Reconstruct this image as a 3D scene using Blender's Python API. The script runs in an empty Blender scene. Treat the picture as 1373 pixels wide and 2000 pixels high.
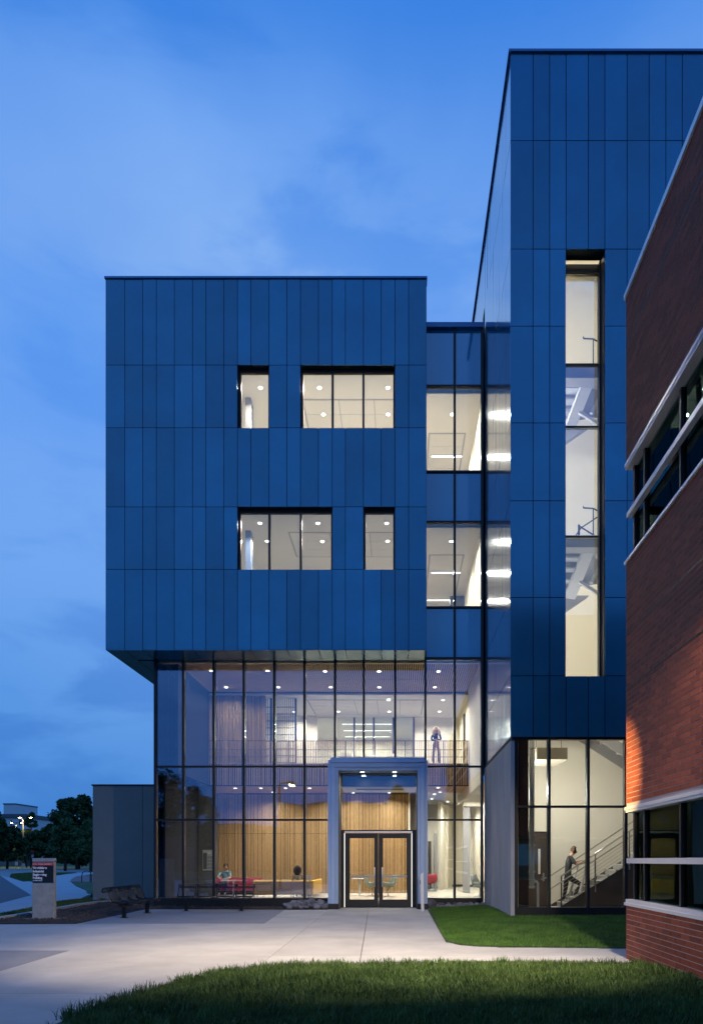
import bpy, bmesh, math, random
import numpy as np
from mathutils import Vector, Matrix
random.seed(7); np.random.seed(7)
R = math.radians
scene = bpy.context.scene
COL = scene.collection

# ------------------------------------------------------------------ camera, sky, exposure
FPX, EYE, CX, CY = 1333.0, 1.6, 779.0, 1680.0      # focal length in photo pixels, eye height, vanishing point
IW, IH = 1373.0, 2000.0
cam_d = bpy.data.cameras.new('camera'); cam = bpy.data.objects.new('camera', cam_d); COL.objects.link(cam)
cam.location = (0, 0, EYE); cam.rotation_euler = (R(90), 0, 0)
cam_d.sensor_fit = 'VERTICAL'; cam_d.sensor_height = 36.0
cam_d.lens = 36.0 * FPX / IH
cam_d.shift_x = -(CX - IW / 2) / IH
cam_d.shift_y = (CY - IH / 2) / IH
cam_d.clip_end = 6000; cam_d.clip_start = 0.05
scene.camera = cam

world = bpy.data.worlds.new('World'); scene.world = world; world.use_nodes = True
wt = world.node_tree; wt.nodes.clear()
def N(t, typ, **kw):
    n = t.nodes.new(typ)
    for k, v in kw.items(): setattr(n, k, v)
    return n
def L(t, a, b): t.links.new(a, b)
def ramp(t, stops, interp='LINEAR'):
    n = t.nodes.new('ShaderNodeValToRGB'); n.color_ramp.interpolation = interp
    el = n.color_ramp.elements
    while len(el) > 1: el.remove(el[-1])
    el[0].position = stops[0][0]; el[0].color = stops[0][1]
    for p, c in stops[1:]:
        e = el.new(p); e.color = c
    return n
def s2l(*c):
    return tuple((x / 255 / 12.92 if x / 255 <= .04045 else ((x / 255 + .055) / 1.055) ** 2.4) for x in c) + (1,)
wo = N(wt, 'ShaderNodeOutputWorld'); bg = N(wt, 'ShaderNodeBackground')
tc = N(wt, 'ShaderNodeTexCoord')
nrm = N(wt, 'ShaderNodeVectorMath', operation='NORMALIZE'); L(wt, tc.outputs['Generated'], nrm.inputs[0])
sep = N(wt, 'ShaderNodeSeparateXYZ'); L(wt, nrm.outputs[0], sep.inputs[0])
# elevation gradients of the blue hour: clear sky and the pale cloud veil over it
SKY = [(0.0, s2l(67, 134, 212)), (.10, s2l(73, 138, 217)), (.22, s2l(87, 150, 228)), (.36, s2l(105, 162, 238)), (.5, s2l(97, 156, 241)), (.6, s2l(85, 150, 239)), (.68, s2l(57, 134, 230)), (.75, s2l(15, 112, 216)), (1.0, s2l(11, 94, 200))]
VEIL = [(0.0, s2l(83, 146, 218)), (.2, s2l(109, 162, 232)), (.36, s2l(123, 173, 242)), (.62, s2l(145, 186, 244)), (.72, s2l(119, 170, 243)), (.78, s2l(81, 146, 235)), (1.0, s2l(47, 120, 220))]
SHADE = [(0.0, s2l(57, 116, 196)), (.24, s2l(57, 120, 206)), (.4, s2l(85, 146, 232)), (.6, s2l(75, 144, 236)), (.75, s2l(41, 124, 224)), (1.0, s2l(15, 88, 190))]
r1 = ramp(wt, SKY); r2 = ramp(wt, VEIL); r3 = ramp(wt, SHADE)
for r_ in (r1, r2, r3): L(wt, sep.outputs['Z'], r_.inputs['Fac'])
mp = N(wt, 'ShaderNodeMapping'); mp.inputs['Scale'].default_value = (1.0, 1.0, 1.9); mp.inputs['Rotation'].default_value = (0, R(-28), 0); mp.inputs['Location'].default_value = (3.7, 2.1, 1.2)
L(wt, nrm.outputs[0], mp.inputs['Vector'])
n1 = N(wt, 'ShaderNodeTexNoise'); n1.inputs['Scale'].default_value = 1.7; n1.inputs['Detail'].default_value = 5; n1.inputs['Roughness'].default_value = .45; n1.inputs['Distortion'].default_value = .35
L(wt, mp.outputs[0], n1.inputs['Vector'])
m1 = N(wt, 'ShaderNodeMapRange'); m1.inputs['From Min'].default_value = .34; m1.inputs['From Max'].default_value = .66; m1.interpolation_type = 'SMOOTHSTEP'
L(wt, n1.outputs['Fac'], m1.inputs['Value'])
dt = N(wt, 'ShaderNodeVectorMath', operation='DOT_PRODUCT'); L(wt, nrm.outputs[0], dt.inputs[0]); dt.inputs[1].default_value = Vector((.05, 1, .82)).normalized()
md_ = N(wt, 'ShaderNodeMapRange', interpolation_type='SMOOTHSTEP'); md_.inputs['From Min'].default_value = .89; md_.inputs['From Max'].default_value = 1.0; L(wt, dt.outputs['Value'], md_.inputs['Value'])
ma_ = N(wt, 'ShaderNodeMath', operation='MULTIPLY_ADD'); L(wt, m1.outputs[0], ma_.inputs[0]); ma_.inputs[1].default_value = .62; ma_.inputs[2].default_value = -.02
mb__ = N(wt, 'ShaderNodeMath', operation='MULTIPLY_ADD', use_clamp=True); L(wt, md_.outputs[0], mb__.inputs[0]); mb__.inputs[1].default_value = .62; L(wt, ma_.outputs[0], mb__.inputs[2])
mx1 = N(wt, 'ShaderNodeMixRGB'); L(wt, mb__.outputs[0], mx1.inputs[0]); L(wt, r1.outputs[0], mx1.inputs[1]); L(wt, r2.outputs[0], mx1.inputs[2])
mp2 = N(wt, 'ShaderNodeMapping'); mp2.inputs['Scale'].default_value = (1.0, 1.0, 3.2); mp2.inputs['Rotation'].default_value = (0, R(8), R(30)); mp2.inputs['Location'].default_value = (7.9, 5.1, 3.3)
L(wt, nrm.outputs[0], mp2.inputs['Vector'])
n2 = N(wt, 'ShaderNodeTexNoise'); n2.inputs['Scale'].default_value = 4.2; n2.inputs['Detail'].default_value = 7; n2.inputs['Roughness'].default_value = .52; n2.inputs['Distortion'].default_value = .3
L(wt, mp2.outputs[0], n2.inputs['Vector'])
m2 = N(wt, 'ShaderNodeMapRange'); m2.inputs['From Min'].default_value = .45; m2.inputs['From Max'].default_value = .62; m2.inputs['To Max'].default_value = .5; m2.interpolation_type = 'SMOOTHSTEP'
L(wt, n2.outputs['Fac'], m2.inputs['Value'])
mx2 = N(wt, 'ShaderNodeMixRGB'); L(wt, m2.outputs[0], mx2.inputs[0]); L(wt, mx1.outputs[0], mx2.inputs[1]); L(wt, r3.outputs[0], mx2.inputs[2])
L(wt, mx2.outputs[0], bg.inputs['Color']); bg.inputs['Strength'].default_value = 1.0
L(wt, bg.outputs[0], wo.inputs['Surface'])

scene.view_settings.view_transform = 'Standard'; scene.view_settings.look = 'None'
scene.view_settings.exposure = 0; scene.view_settings.gamma = 1
scene.render.engine = 'CYCLES'
cy = scene.cycles
cy.use_denoising = True; cy.max_bounces = 9; cy.diffuse_bounces = 6; cy.glossy_bounces = 4
cy.transmission_bounces = 4; cy.transparent_max_bounces = 24; cy.sample_clamp_indirect = 4.0
cy.caustics_reflective = False; cy.caustics_refractive = False; cy.use_light_tree = True

# ------------------------------------------------------------------ helpers
def X(px, D): return (px - CX) / FPX * D
def Z(py, D): return EYE + (CY - py) / FPX * D
def G(px, py):
    D = FPX * EYE / (py - CY); return (X(px, D), D)

def mat(name, base, rough=.6, metal=0., var=0., nscale=8., nvar=0., bump=0., bscale=60., spec=.5, obj_space=False, stretch=(1, 1, 1), coat=0., aniso=None, seam=None):
    m = bpy.data.materials.new(name); m.use_nodes = True; t = m.node_tree
    p = t.nodes['Principled BSDF']
    p.inputs['Roughness'].default_value = rough; p.inputs['Metallic'].default_value = metal
    p.inputs['Specular IOR Level'].default_value = spec
    p.inputs['Coat Weight'].default_value = coat; p.inputs['Coat Roughness'].default_value = .06
    c = N(t, 'ShaderNodeRGB'); c.outputs[0].default_value = tuple(base) + (1,)
    cur = c.outputs[0]
    tx = N(t, 'ShaderNodeTexCoord')
    mpp = N(t, 'ShaderNodeMapping'); mpp.inputs['Scale'].default_value = stretch
    if obj_space: L(t, tx.outputs['Object'], mpp.inputs['Vector'])
    else:
        g = N(t, 'ShaderNodeNewGeometry'); L(t, g.outputs['Position'], mpp.inputs['Vector'])
    if var:
        oi = N(t, 'ShaderNodeObjectInfo')
        mr = N(t, 'ShaderNodeMapRange'); mr.inputs['To Min'].default_value = 1 - var; mr.inputs['To Max'].default_value = 1 + var
        L(t, oi.outputs['Random'], mr.inputs['Value'])
        mu = N(t, 'ShaderNodeMixRGB', blend_type='MULTIPLY'); mu.inputs[0].default_value = 1
        L(t, cur, mu.inputs[1]); L(t, mr.outputs[0], mu.inputs[2]); cur = mu.outputs[0]
    if nvar:
        no = N(t, 'ShaderNodeTexNoise'); no.inputs['Scale'].default_value = nscale; no.inputs['Detail'].default_value = 6; no.inputs['Roughness'].default_value = .62
        L(t, mpp.outputs[0], no.inputs['Vector'])
        mr = N(t, 'ShaderNodeMapRange'); mr.inputs['From Min'].default_value = .3; mr.inputs['From Max'].default_value = .7; mr.inputs['To Min'].default_value = 1 - nvar; mr.inputs['To Max'].default_value = 1 + nvar
        L(t, no.outputs['Fac'], mr.inputs['Value'])
        mu = N(t, 'ShaderNodeMixRGB', blend_type='MULTIPLY'); mu.inputs[0].default_value = 1
        L(t, cur, mu.inputs[1]); L(t, mr.outputs[0], mu.inputs[2]); cur = mu.outputs[0]
    L(t, cur, p.inputs['Base Color'])
    if bump:
        nb = N(t, 'ShaderNodeTexNoise'); nb.inputs['Scale'].default_value = bscale; nb.inputs['Detail'].default_value = 4
        L(t, mpp.outputs[0], nb.inputs['Vector'])
        b = N(t, 'ShaderNodeBump'); b.inputs['Strength'].default_value = bump; b.inputs['Distance'].default_value = .02
        L(t, nb.outputs['Fac'], b.inputs['Height']); L(t, b.outputs[0], p.inputs['Normal'])
    return m
def emit(name, col, s):
    m = bpy.data.materials.new(name); m.use_nodes = True; t = m.node_tree; t.nodes.clear()
    o = N(t, 'ShaderNodeOutputMaterial'); e = N(t, 'ShaderNodeEmission'); e.inputs[0].default_value = tuple(col) + (1,); e.inputs[1].default_value = s
    L(t, e.outputs[0], o.inputs[0]); return m
def glass(name, refl, tint, rcol=(1, 1, 1)):
    m = bpy.data.materials.new(name); m.use_nodes = True; t = m.node_tree; t.nodes.clear()
    o = N(t, 'ShaderNodeOutputMaterial'); tr = N(t, 'ShaderNodeBsdfTransparent'); tr.inputs[0].default_value = tuple(tint) + (1,)
    gl = N(t, 'ShaderNodeBsdfGlossy'); gl.inputs['Roughness'].default_value = .012; gl.inputs['Color'].default_value = tuple(rcol) + (1,)
    fr = N(t, 'ShaderNodeFresnel'); fr.inputs['IOR'].default_value = 1.5
    ad = N(t, 'ShaderNodeMath', operation='ADD', use_clamp=True); ad.inputs[1].default_value = refl - .04
    g = N(t, 'ShaderNodeNewGeometry')
    no = N(t, 'ShaderNodeTexNoise'); no.inputs['Scale'].default_value = .9; no.inputs['Detail'].default_value = 1
    L(t, g.outputs['Position'], no.inputs['Vector'])
    b = N(t, 'ShaderNodeBump'); b.inputs['Strength'].default_value = .06; b.inputs['Distance'].default_value = .05
    L(t, no.outputs['Fac'], b.inputs['Height']); L(t, b.outputs[0], gl.inputs['Normal'])
    L(t, fr.outputs[0], ad.inputs[0]); mx = N(t, 'ShaderNodeMixShader')
    L(t, ad.outputs[0], mx.inputs[0]); L(t, tr.outputs[0], mx.inputs[1]); L(t, gl.outputs[0], mx.inputs[2]); L(t, mx.outputs[0], o.inputs[0])
    return m

M = {}
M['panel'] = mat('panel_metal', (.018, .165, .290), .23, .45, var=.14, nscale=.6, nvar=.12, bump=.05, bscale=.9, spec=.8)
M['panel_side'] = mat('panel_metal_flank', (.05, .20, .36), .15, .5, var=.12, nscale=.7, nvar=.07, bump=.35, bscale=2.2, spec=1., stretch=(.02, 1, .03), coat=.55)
M['panel_soffit'] = M['panel']
M['coping'] = mat('coping_metal', (.07, .2, .38), .35, .4)
M['dark'] = mat('dark_frame', (.012, .014, .018), .42, .2)
M['black'] = mat('black_backing', (.006, .007, .009), .8)
M['portal'] = mat('portal_metal', (.36, .48, .68), .38, .2, nscale=1.5, nvar=.05)
M['silver'] = mat('brushed_aluminium', (.72, .71, .74), .35, .35, nscale=3, nvar=.06, stretch=(30, 30, 1))
M['cream'] = mat('cream_wall_paint', (.82, .78, .67), .85, nscale=1.2, nvar=.02)
M['ceil'] = mat('white_ceiling', (.84, .80, .69), .9)
M['tile'] = mat('ceiling_tile', (.80, .76, .66), .95, var=.02, bump=.1, bscale=90)
M['grid'] = mat('ceiling_grid', (.45, .43, .39), .7)
M['terrazzo'] = mat('terrazzo_floor', (.62, .59, .52), .22, nscale=20, nvar=.08)
M['carpet'] = mat('light_carpet', (.55, .53, .49), .95)
M['wood'] = mat('slat_wood', (.50, .32, .15), .5, nscale=6, nvar=.22, stretch=(6, 6, .6))
M['woodback'] = mat('slat_backing', (.05, .03, .016), .85)
M['greywall'] = mat('grey_interior_wall', (.10, .098, .095), .7, nscale=2, nvar=.06)
M['bluewall'] = mat('charcoal_wall', (.028, .03, .04), .9, spec=.05)
M['conc'] = mat('board_concrete', (.30, .31, .33), .75, nscale=2.2, nvar=.14, bump=.15, bscale=30, stretch=(1, 1, .35))
M['concmetal'] = mat('wing_panel', (.20, .20, .19), .62, .05, nscale=1.1, nvar=.06, bump=.08, bscale=60)
M['pave'] = mat('concrete_paving', (.42, .40, .37), .8, var=.07, nscale=.9, nvar=.15, bump=.2, bscale=120)
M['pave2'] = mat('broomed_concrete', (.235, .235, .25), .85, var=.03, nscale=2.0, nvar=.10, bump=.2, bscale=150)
M['walk'] = mat('pale_walk', (.44, .44, .45), .85, nscale=1.2, nvar=.08)
M['road'] = mat('asphalt', (.10, .105, .12), .85, nscale=.8, nvar=.15, bump=.2, bscale=50)
M['drive'] = mat('road_concrete', (.30, .28, .27), .85, nscale=.5, nvar=.12)
M['soil'] = mat('mulch_soil', (.035, .025, .02), 1., nscale=5, nvar=.6, bump=1., bscale=25)
M['mulchchip'] = mat('mulch_chip', (.07, .05, .04), .95, var=.4)
M['turf'] = mat('turf_ground', (.03, .055, .015), 1., nscale=3, nvar=.4, bump=.8, bscale=30)
M['farturf'] = mat('far_turf', (.06, .10, .03), 1., nscale=.5, nvar=.3, bump=.6, bscale=20)
M['pink'] = mat('brick_pavers', (.27, .15, .14), .85, nscale=3, nvar=.1)
M['brick'] = mat('red_brick', (.22, .052, .026), .75, var=.26, nscale=25, nvar=.16, bump=.25, bscale=90, spec=.35)
M['mortar'] = mat('mortar', (.36, .29, .29), .95)
M['rock'] = mat('river_stone', (.18, .17, .18), .7, var=.45, nscale=9, nvar=.22, bump=.5, bscale=22)
M['bench'] = mat('bench_coated_steel', (.008, .010, .013), .35, .3)
M['red'] = mat('red_upholstery', (.27, .018, .025), .7)
M['yellow'] = mat('mustard_upholstery', (.62, .37, .05), .75, nscale=3, nvar=.06)
M['brown'] = mat('tan_sofa_back', (.27, .17, .09), .7, nscale=3, nvar=.08)
M['shell'] = mat('grey_green_upholstery', (.22, .25, .22), .7)
M['white'] = mat('white_laminate', (.75, .75, .72), .4)
M['steel'] = mat('stainless_steel', (.42, .41, .40), .3, .85)
M['stairgrey'] = mat('grey_stair_steel', (.30, .30, .31), .55)
M['stairdark'] = mat('dark_stair_steel', (.035, .035, .04), .5)
M['tread'] = mat('tread_concrete', (.50, .48, .45), .7)
M['pipe'] = mat('painted_pipe', (.60, .66, .70), .45)
M['door'] = mat('brown_steel_door', (.055, .042, .038), .5)
M['signblack'] = mat('sign_black', (.006, .006, .008), .45)
M['signred'] = mat('sign_red', (.42, .012, .02), .5)
M['signwhite'] = mat('sign_white', (.80, .80, .82), .5)
M['signconc'] = mat('cast_stone', (.33, .32, .31), .8, nscale=6, nvar=.16, bump=.25, bscale=60)
M['trunk'] = mat('bark', (.05, .035, .025), .9, bump=.5, bscale=20)
M['bldwhite'] = mat('white_stucco', (.55, .58, .62), .8)
M['roofgrey'] = mat('grey_roof', (.10, .11, .13), .8)
M['limestone'] = mat('stone_wall', (.20, .18, .17), .9, nscale=1.2, nvar=.3)
M['glass'] = glass('curtain_glass', .15, (.93, .96, .97), (.50, .68, .96))
M['glass_clear'] = glass('window_glass', .08, (.96, .97, .96))
M['glass_green'] = glass('tinted_glass', .06, (.60, .74, .68), (.22, .36, .34))
M['glass_in'] = glass('interior_glass', .05, (.93, .95, .90))
M['spandrel'] = mat('spandrel_glass', (.03, .30, .56), .05, .15, spec=1., coat=.4)
M['led'] = emit('led_strip', (1, .97, .92), 2.2)
M['lamp'] = emit('downlight_lens', (1, .96, .88), 12)
M['tube'] = emit('linear_light', (1, .96, .88), 3.2)
M['sodium'] = emit('street_lamp_lens', (1, .78, .42), 40)
M['exit'] = emit('green_indicator', (.05, .8, .25), 1.0)

def leafmat(name, c1, c2):
    m = bpy.data.materials.new(name); m.use_nodes = True; t = m.node_tree; p = t.nodes['Principled BSDF']
    g = N(t, 'ShaderNodeNewGeometry'); n = N(t, 'ShaderNodeTexNoise'); n.inputs['Scale'].default_value = 1.9; n.inputs['Detail'].default_value = 8
    L(t, g.outputs['Position'], n.inputs['Vector'])
    ad = N(t, 'ShaderNodeMath', operation='MULTIPLY_ADD'); L(t, g.outputs['Random Per Island'], ad.inputs[0]); ad.inputs[1].default_value = .42
    L(t, n.outputs['Fac'], ad.inputs[2])
    r = ramp(t, [(.35, tuple(c1) + (1,)), (1.0, tuple(c2) + (1,))]); L(t, ad.outputs[0], r.inputs[0]); L(t, r.outputs[0], p.inputs['Base Color'])
    p.inputs['Roughness'].default_value = .6; p.inputs['Specular IOR Level'].default_value = .25
    return m
M['leaf'] = leafmat('leaves', (.014, .034, .014), (.055, .11, .035))
M['leaf2'] = leafmat('light_leaves', (.028, .06, .022), (.09, .16, .06))
M['blade'] = leafmat('grass_blades', (.014, .036, .006), (.12, .19, .045))
M['blade2'] = leafmat('lawn_blades', (.022, .065, .008), (.10, .21, .03))

class MB:
    def __init__(s): s.v = []; s.f = []
    def box(s, x0, x1, y0, y1, z0, z1):
        b = len(s.v)
        s.v += [(x0, y0, z0), (x1, y0, z0), (x1, y1, z0), (x0, y1, z0), (x0, y0, z1), (x1, y0, z1), (x1, y1, z1), (x0, y1, z1)]
        s.f += [tuple(b + i for i in q) for q in ((0, 3, 2, 1), (4, 5, 6, 7), (0, 1, 5, 4), (1, 2, 6, 5), (2, 3, 7, 6), (3, 0, 4, 7))]
        return s
    def bar(s, p, q, w, h=None, up=(0, 0, 1)):
        h = h or w; p = Vector(p); q = Vector(q); d = (q - p).normalized(); u = Vector(up)
        if abs(d.dot(u)) > .98: u = Vector((0, 1, 0))
        a = d.cross(u).normalized() * w / 2; c = a.cross(d).normalized() * h / 2
        b = len(s.v)
        for o in (p, q): s.v += [tuple(o - a - c), tuple(o + a - c), tuple(o + a + c), tuple(o - a + c)]
        s.f += [tuple(b + i for i in t) for t in ((0, 1, 2, 3), (7, 6, 5, 4), (0, 4, 5, 1), (1, 5, 6, 2), (2, 6, 7, 3), (3, 7, 4, 0))]
        return s
    def tube(s, pts, r, n=8, closed=False, caps=True):
        pts = [Vector(p) for p in pts]; rings = []; k = len(pts)
        rr = r if isinstance(r, (list, tuple)) else [r] * k
        prev = None
        for i, p in enumerate(pts):
            if closed: d = (pts[(i + 1) % k] - pts[i - 1]).normalized()
            else: d = (pts[min(i + 1, k - 1)] - pts[max(i - 1, 0)]).normalized()
            if prev is None:
                u = Vector((0, 0, 1)) if abs(d.z) < .9 else Vector((1, 0, 0))
                a = d.cross(u).normalized()
            else: a = (prev - d * prev.dot(d)).normalized()
            prev = a; c = d.cross(a)
            b = len(s.v); rings.append(b)
            for j in range(n):
                t = 2 * math.pi * j / n; s.v.append(tuple(p + (a * math.cos(t) + c * math.sin(t)) * rr[i]))
        for i in range(k if closed else k - 1):
            a0, b0 = rings[i], rings[(i + 1) % k]
            for j in range(n): s.f.append((a0 + j, a0 + (j + 1) % n, b0 + (j + 1) % n, b0 + j))
        if caps and not closed:
            s.f.append(tuple(rings[0] + j for j in reversed(range(n)))); s.f.append(tuple(rings[-1] + j for j in range(n)))
        return s
    def prism(s, poly, z0, z1):            # polygon in xy, extruded in z
        b = len(s.v); n = len(poly)
        s.v += [(p[0], p[1], z0) for p in poly] + [(p[0], p[1], z1) for p in poly]
        s.f.append(tuple(b + i for i in reversed(range(n)))); s.f.append(tuple(b + n + i for i in range(n)))
        for i in range(n): s.f.append((b + i, b + (i + 1) % n, b + n + (i + 1) % n, b + n + i))
        return s
    def prism_xz(s, poly, y0, y1):
        b = len(s.v); n = len(poly)
        s.v += [(p[0], y0, p[1]) for p in poly] + [(p[0], y1, p[1]) for p in poly]
        s.f.append(tuple(b + i for i in range(n))); s.f.append(tuple(b + n + i for i in reversed(range(n))))
        for i in range(n): s.f.append((b + (i + 1) % n, b + i, b + n + i, b + n + (i + 1) % n))
        return s
    def grid(s, P):                       # P[i][j] points
        b = len(s.v); n = len(P); m = len(P[0])
        for r_ in P: s.v += [tuple(p) for p in r_]
        for i in range(n - 1):
            for j in range(m - 1): s.f.append((b + i * m + j, b + i * m + j + 1, b + (i + 1) * m + j + 1, b + (i + 1) * m + j))
        return s
    def mesh(s, name, m, smooth=False):
        me = bpy.data.meshes.new(name); me.from_pydata(s.v, [], s.f); me.materials.append(m)
        bm = bmesh.new(); bm.from_mesh(me); bmesh.ops.recalc_face_normals(bm, faces=bm.faces); bm.to_mesh(me); bm.free()
        if smooth: me.shade_smooth()
        return me
    def build(s, name, m, parent=None, smooth=False, origin=None, **props):
        if parent is not None: off = wloc(parent)
        else: off = Vector((0, 0, 0))
        if origin is None:
            a = np.array(s.v); o = Vector(((a[:, 0].min() + a[:, 0].max()) / 2, (a[:, 1].min() + a[:, 1].max()) / 2, a[:, 2].min()))
        else: o = Vector(origin)
        s.v = [(v[0] - o.x, v[1] - o.y, v[2] - o.z) for v in s.v]
        ob = bpy.data.objects.new(name, s.mesh(name, m, smooth)); COL.objects.link(ob)
        ob.parent = parent; ob.location = o - off
        for k, v in props.items(): ob[k] = v
        return ob
def wloc(o):
    p = Vector((0, 0, 0))
    while o is not None: p = p + o.location; o = o.parent
    return p
def thing(name, label, cat, loc=(0, 0, 0), group=None):
    o = bpy.data.objects.new(name, None); COL.objects.link(o); o.location = loc; o['label'] = label; o['category'] = cat
    o.empty_display_size = .2
    if group: o['group'] = group
    return o
def tag(o, label=None, cat=None, group=None, kind=None):
    for k, v in (('label', label), ('category', cat), ('group', group), ('kind', kind)):
        if v: o[k] = v
    return o
def inst(name, me, loc, parent=None, rot=None):
    o = bpy.data.objects.new(name, me); COL.objects.link(o); o.parent = parent
    o.location = Vector(loc) - (wloc(parent) if parent else Vector((0, 0, 0)))
    if rot: o.rotation_euler = rot
    return o
CACHE = {}
def boxo(name, x0, x1, y0, y1, z0, z1, m, parent=None, rot=None, bev=0.):
    dx, dy, dz = round(x1 - x0, 3), round(y1 - y0, 3), round(z1 - z0, 3)
    k = (dx, dy, dz, m.name, bev)
    if k not in CACHE:
        b = MB().box(-dx / 2, dx / 2, -dy / 2, dy / 2, -dz / 2, dz / 2); me = b.mesh(name, m)
        if bev:
            bm = bmesh.new(); bm.from_mesh(me); bmesh.ops.bevel(bm, geom=bm.edges[:], offset=bev, segments=1, affect='EDGES'); bm.to_mesh(me); bm.free()
        CACHE[k] = me
    return inst(name, CACHE[k], ((x0 + x1) / 2, (y0 + y1) / 2, (z0 + z1) / 2), parent, rot)
def copy_tree(o, parent=None):
    c = o.copy(); COL.objects.link(c)
    if parent: c.parent = parent
    for ch in list(o.children): copy_tree(ch, c)
    return c
def wall_rects(x0, x1, z0, z1, holes):
    xs = sorted({x0, x1, *[h[0] for h in holes], *[h[1] for h in holes]}); xs = [v for v in xs if x0 <= v <= x1]
    zs = sorted({z0, z1, *[h[2] for h in holes], *[h[3] for h in holes]}); zs = [v for v in zs if z0 <= v <= z1]
    out = []
    for a, b in zip(xs, xs[1:]):
        run = None
        for c, d in zip(zs, zs[1:]):
            hit = any(h[0] < (a + b) / 2 < h[1] and h[2] < (c + d) / 2 < h[3] for h in holes)
            if hit:
                if run: out.append((a, b, *run)); run = None
            else: run = (run[0], d) if run else (c, d)
        if run: out.append((a, b, *run))
    return out
WARM = (1, .91, .76)
def area_light(name, loc, size, power, color=WARM, rot=(0, 0, 0), shape='DISK', size_y=None, spread=180, parent=None):
    d = bpy.data.lights.new(name, 'AREA'); d.shape = shape; d.size = size
    if size_y: d.size_y = size_y
    d.energy = power; d.color = color; d.spread = R(spread)
    o = bpy.data.objects.new(name, d); COL.objects.link(o); o.rotation_euler = rot
    o.parent = parent; o.location = Vector(loc) - (wloc(parent) if parent else Vector((0, 0, 0)))
    return o

# ------------------------------------------------------------------ ground
DB, DC, DT, DW = 22.0, 23.2, 17.75, 28.0     # planes: upper box, curtain wall, stair tower, grey wing
def poly_sheet(name, pts, z, m, kind='structure', parent=None, depth=.12, **pr):
    b = MB().prism(pts, z - depth, z)
    me_o = b.build(name, m, parent, **pr)
    bm = bmesh.new(); bm.from_mesh(me_o.data); bmesh.ops.triangulate(bm, faces=[f for f in bm.faces if len(f.verts) > 4]); bm.to_mesh(me_o.data); bm.free()
    if kind: me_o['kind'] = kind
    return me_o
def px(*pts): return [G(*p) for p in pts]
MB().box(-900, 900, -300, 1500, -.4, -.16).build('ground', M['farturf'], kind='structure')

def clip(poly, p, n, off):
    out = []; k = len(poly)
    for i in range(k):
        a, b = poly[i], poly[(i + 1) % k]
        da = (a[0] - p[0]) * n[0] + (a[1] - p[1]) * n[1] - off; db = (b[0] - p[0]) * n[0] + (b[1] - p[1]) * n[1] - off
        if da >= 0: out.append(a)
        if (da >= 0) != (db >= 0):
            t = da / (da - db); out.append((a[0] + (b[0] - a[0]) * t, a[1] + (b[1] - a[1]) * t))
    return out
def split(polys, p, q, gap=.012):
    d = (q[0] - p[0], q[1] - p[1]); l = math.hypot(*d); n = (-d[1] / l, d[0] / l); out = []
    for po in polys:
        for s in (1, -1):
            c = clip(po, p, (n[0] * s, n[1] * s), gap / 2)
            if len(c) > 2:
                ar = abs(sum(c[i][0] * c[(i + 1) % len(c)][1] - c[(i + 1) % len(c)][0] * c[i][1] for i in range(len(c)))) / 2
                if ar > .03: out.append(c)
    return out
lawn_edge = px((838, 1776), (846, 1790), (854, 1806), (859, 1820), (866, 1832), (878, 1841), (900, 1846.5), (940, 1849), (1000, 1850.5), (1300, 1853))
front_edge = px((1300, 1884), (1222, 1885), (1000, 1885), (800, 1886), (700, 1888), (600, 1890), (520, 1895), (450, 1903), (380, 1914), (300, 1932), (230, 1954), (170, 1978), (120, 2005))
front_edge += [(-3.75, 5.2), (-4.3, 3.5), (-5.2, 1), (-6.5, -2), (-8, -8)]
pave_poly = [G(-120, 1806), G(150, 1804.5), G(516, 1804), (X(557, 22.05), 22.05), (X(640, 22.1), 22.1), (X(640, 22.1), 23.0), (X(836, 22.1), 23.0)] + lawn_edge + front_edge + [(-30, -8), (-30, 17)]
pavement = MB().prism(pave_poly, -.2, -.03).build('pavement', M['mortar'], kind='structure')
slabs = [pave_poly]
A, B_, C_ = (G(720, 1776), G(702, 1884)), (G(641, 1778), G(518, 1877)), (G(516, 1804), G(430, 1840))
for a, b in (A, B_): slabs = split(slabs, a, b)
for y in (19.6, 14.3, 11.4, 8.2, 4.5, 1.0, -3): slabs = split(slabs, (-40, y), (10, y), .009)
for xx in (-9.5, -13.5, -18, -24): slabs = split(slabs, (xx, -8), (xx + .8, 22), .009)
for s_ in slabs: poly_sheet('paving_slab', s_, 0, M['pave'], None, pavement, .06)
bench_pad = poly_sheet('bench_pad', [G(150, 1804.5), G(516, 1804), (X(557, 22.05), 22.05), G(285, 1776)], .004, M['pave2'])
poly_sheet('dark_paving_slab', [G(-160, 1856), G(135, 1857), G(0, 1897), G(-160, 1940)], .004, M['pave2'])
# planting bed, kerb, strips, walks and road to the left
bed = poly_sheet('planting_bed', [G(-150, 1806), G(150, 1804.5), G(285, 1776), (X(557, 22.05), 22.05), (X(640, 22.1), 22.1), (X(640, 22.1), DC), (-8.4, DC), (-8.4, DW), (X(182, DW), DW), G(190, 1766.5), G(110, 1779), G(0, 1797), G(-150, 1812 - 6)], .03, M['soil'], 'structure')
kerb = MB()
kp = [G(-120, 1806), G(-50, 1802), G(0, 1796.5), G(63, 1786), G(110, 1777.5), G(150, 1770), G(190, 1764.5), G(228, 1761.5)]
for a, b in zip(kp, kp[1:]): kerb.bar((a[0], a[1], .0), (b[0], b[1], .0), .15, .16)
kerb.build('bed_kerb', M['walk'], kind='structure')
poly_sheet('verge_grass', [G(-150, 1808), G(-150, 1790), G(0, 1786), G(63, 1774), G(110, 1762), G(150, 1757.5), G(182, 1756.5), G(228, 1758.5), G(228, 1761), G(190, 1764), G(110, 1777), G(0, 1796)], .0, M['farturf'])
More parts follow.
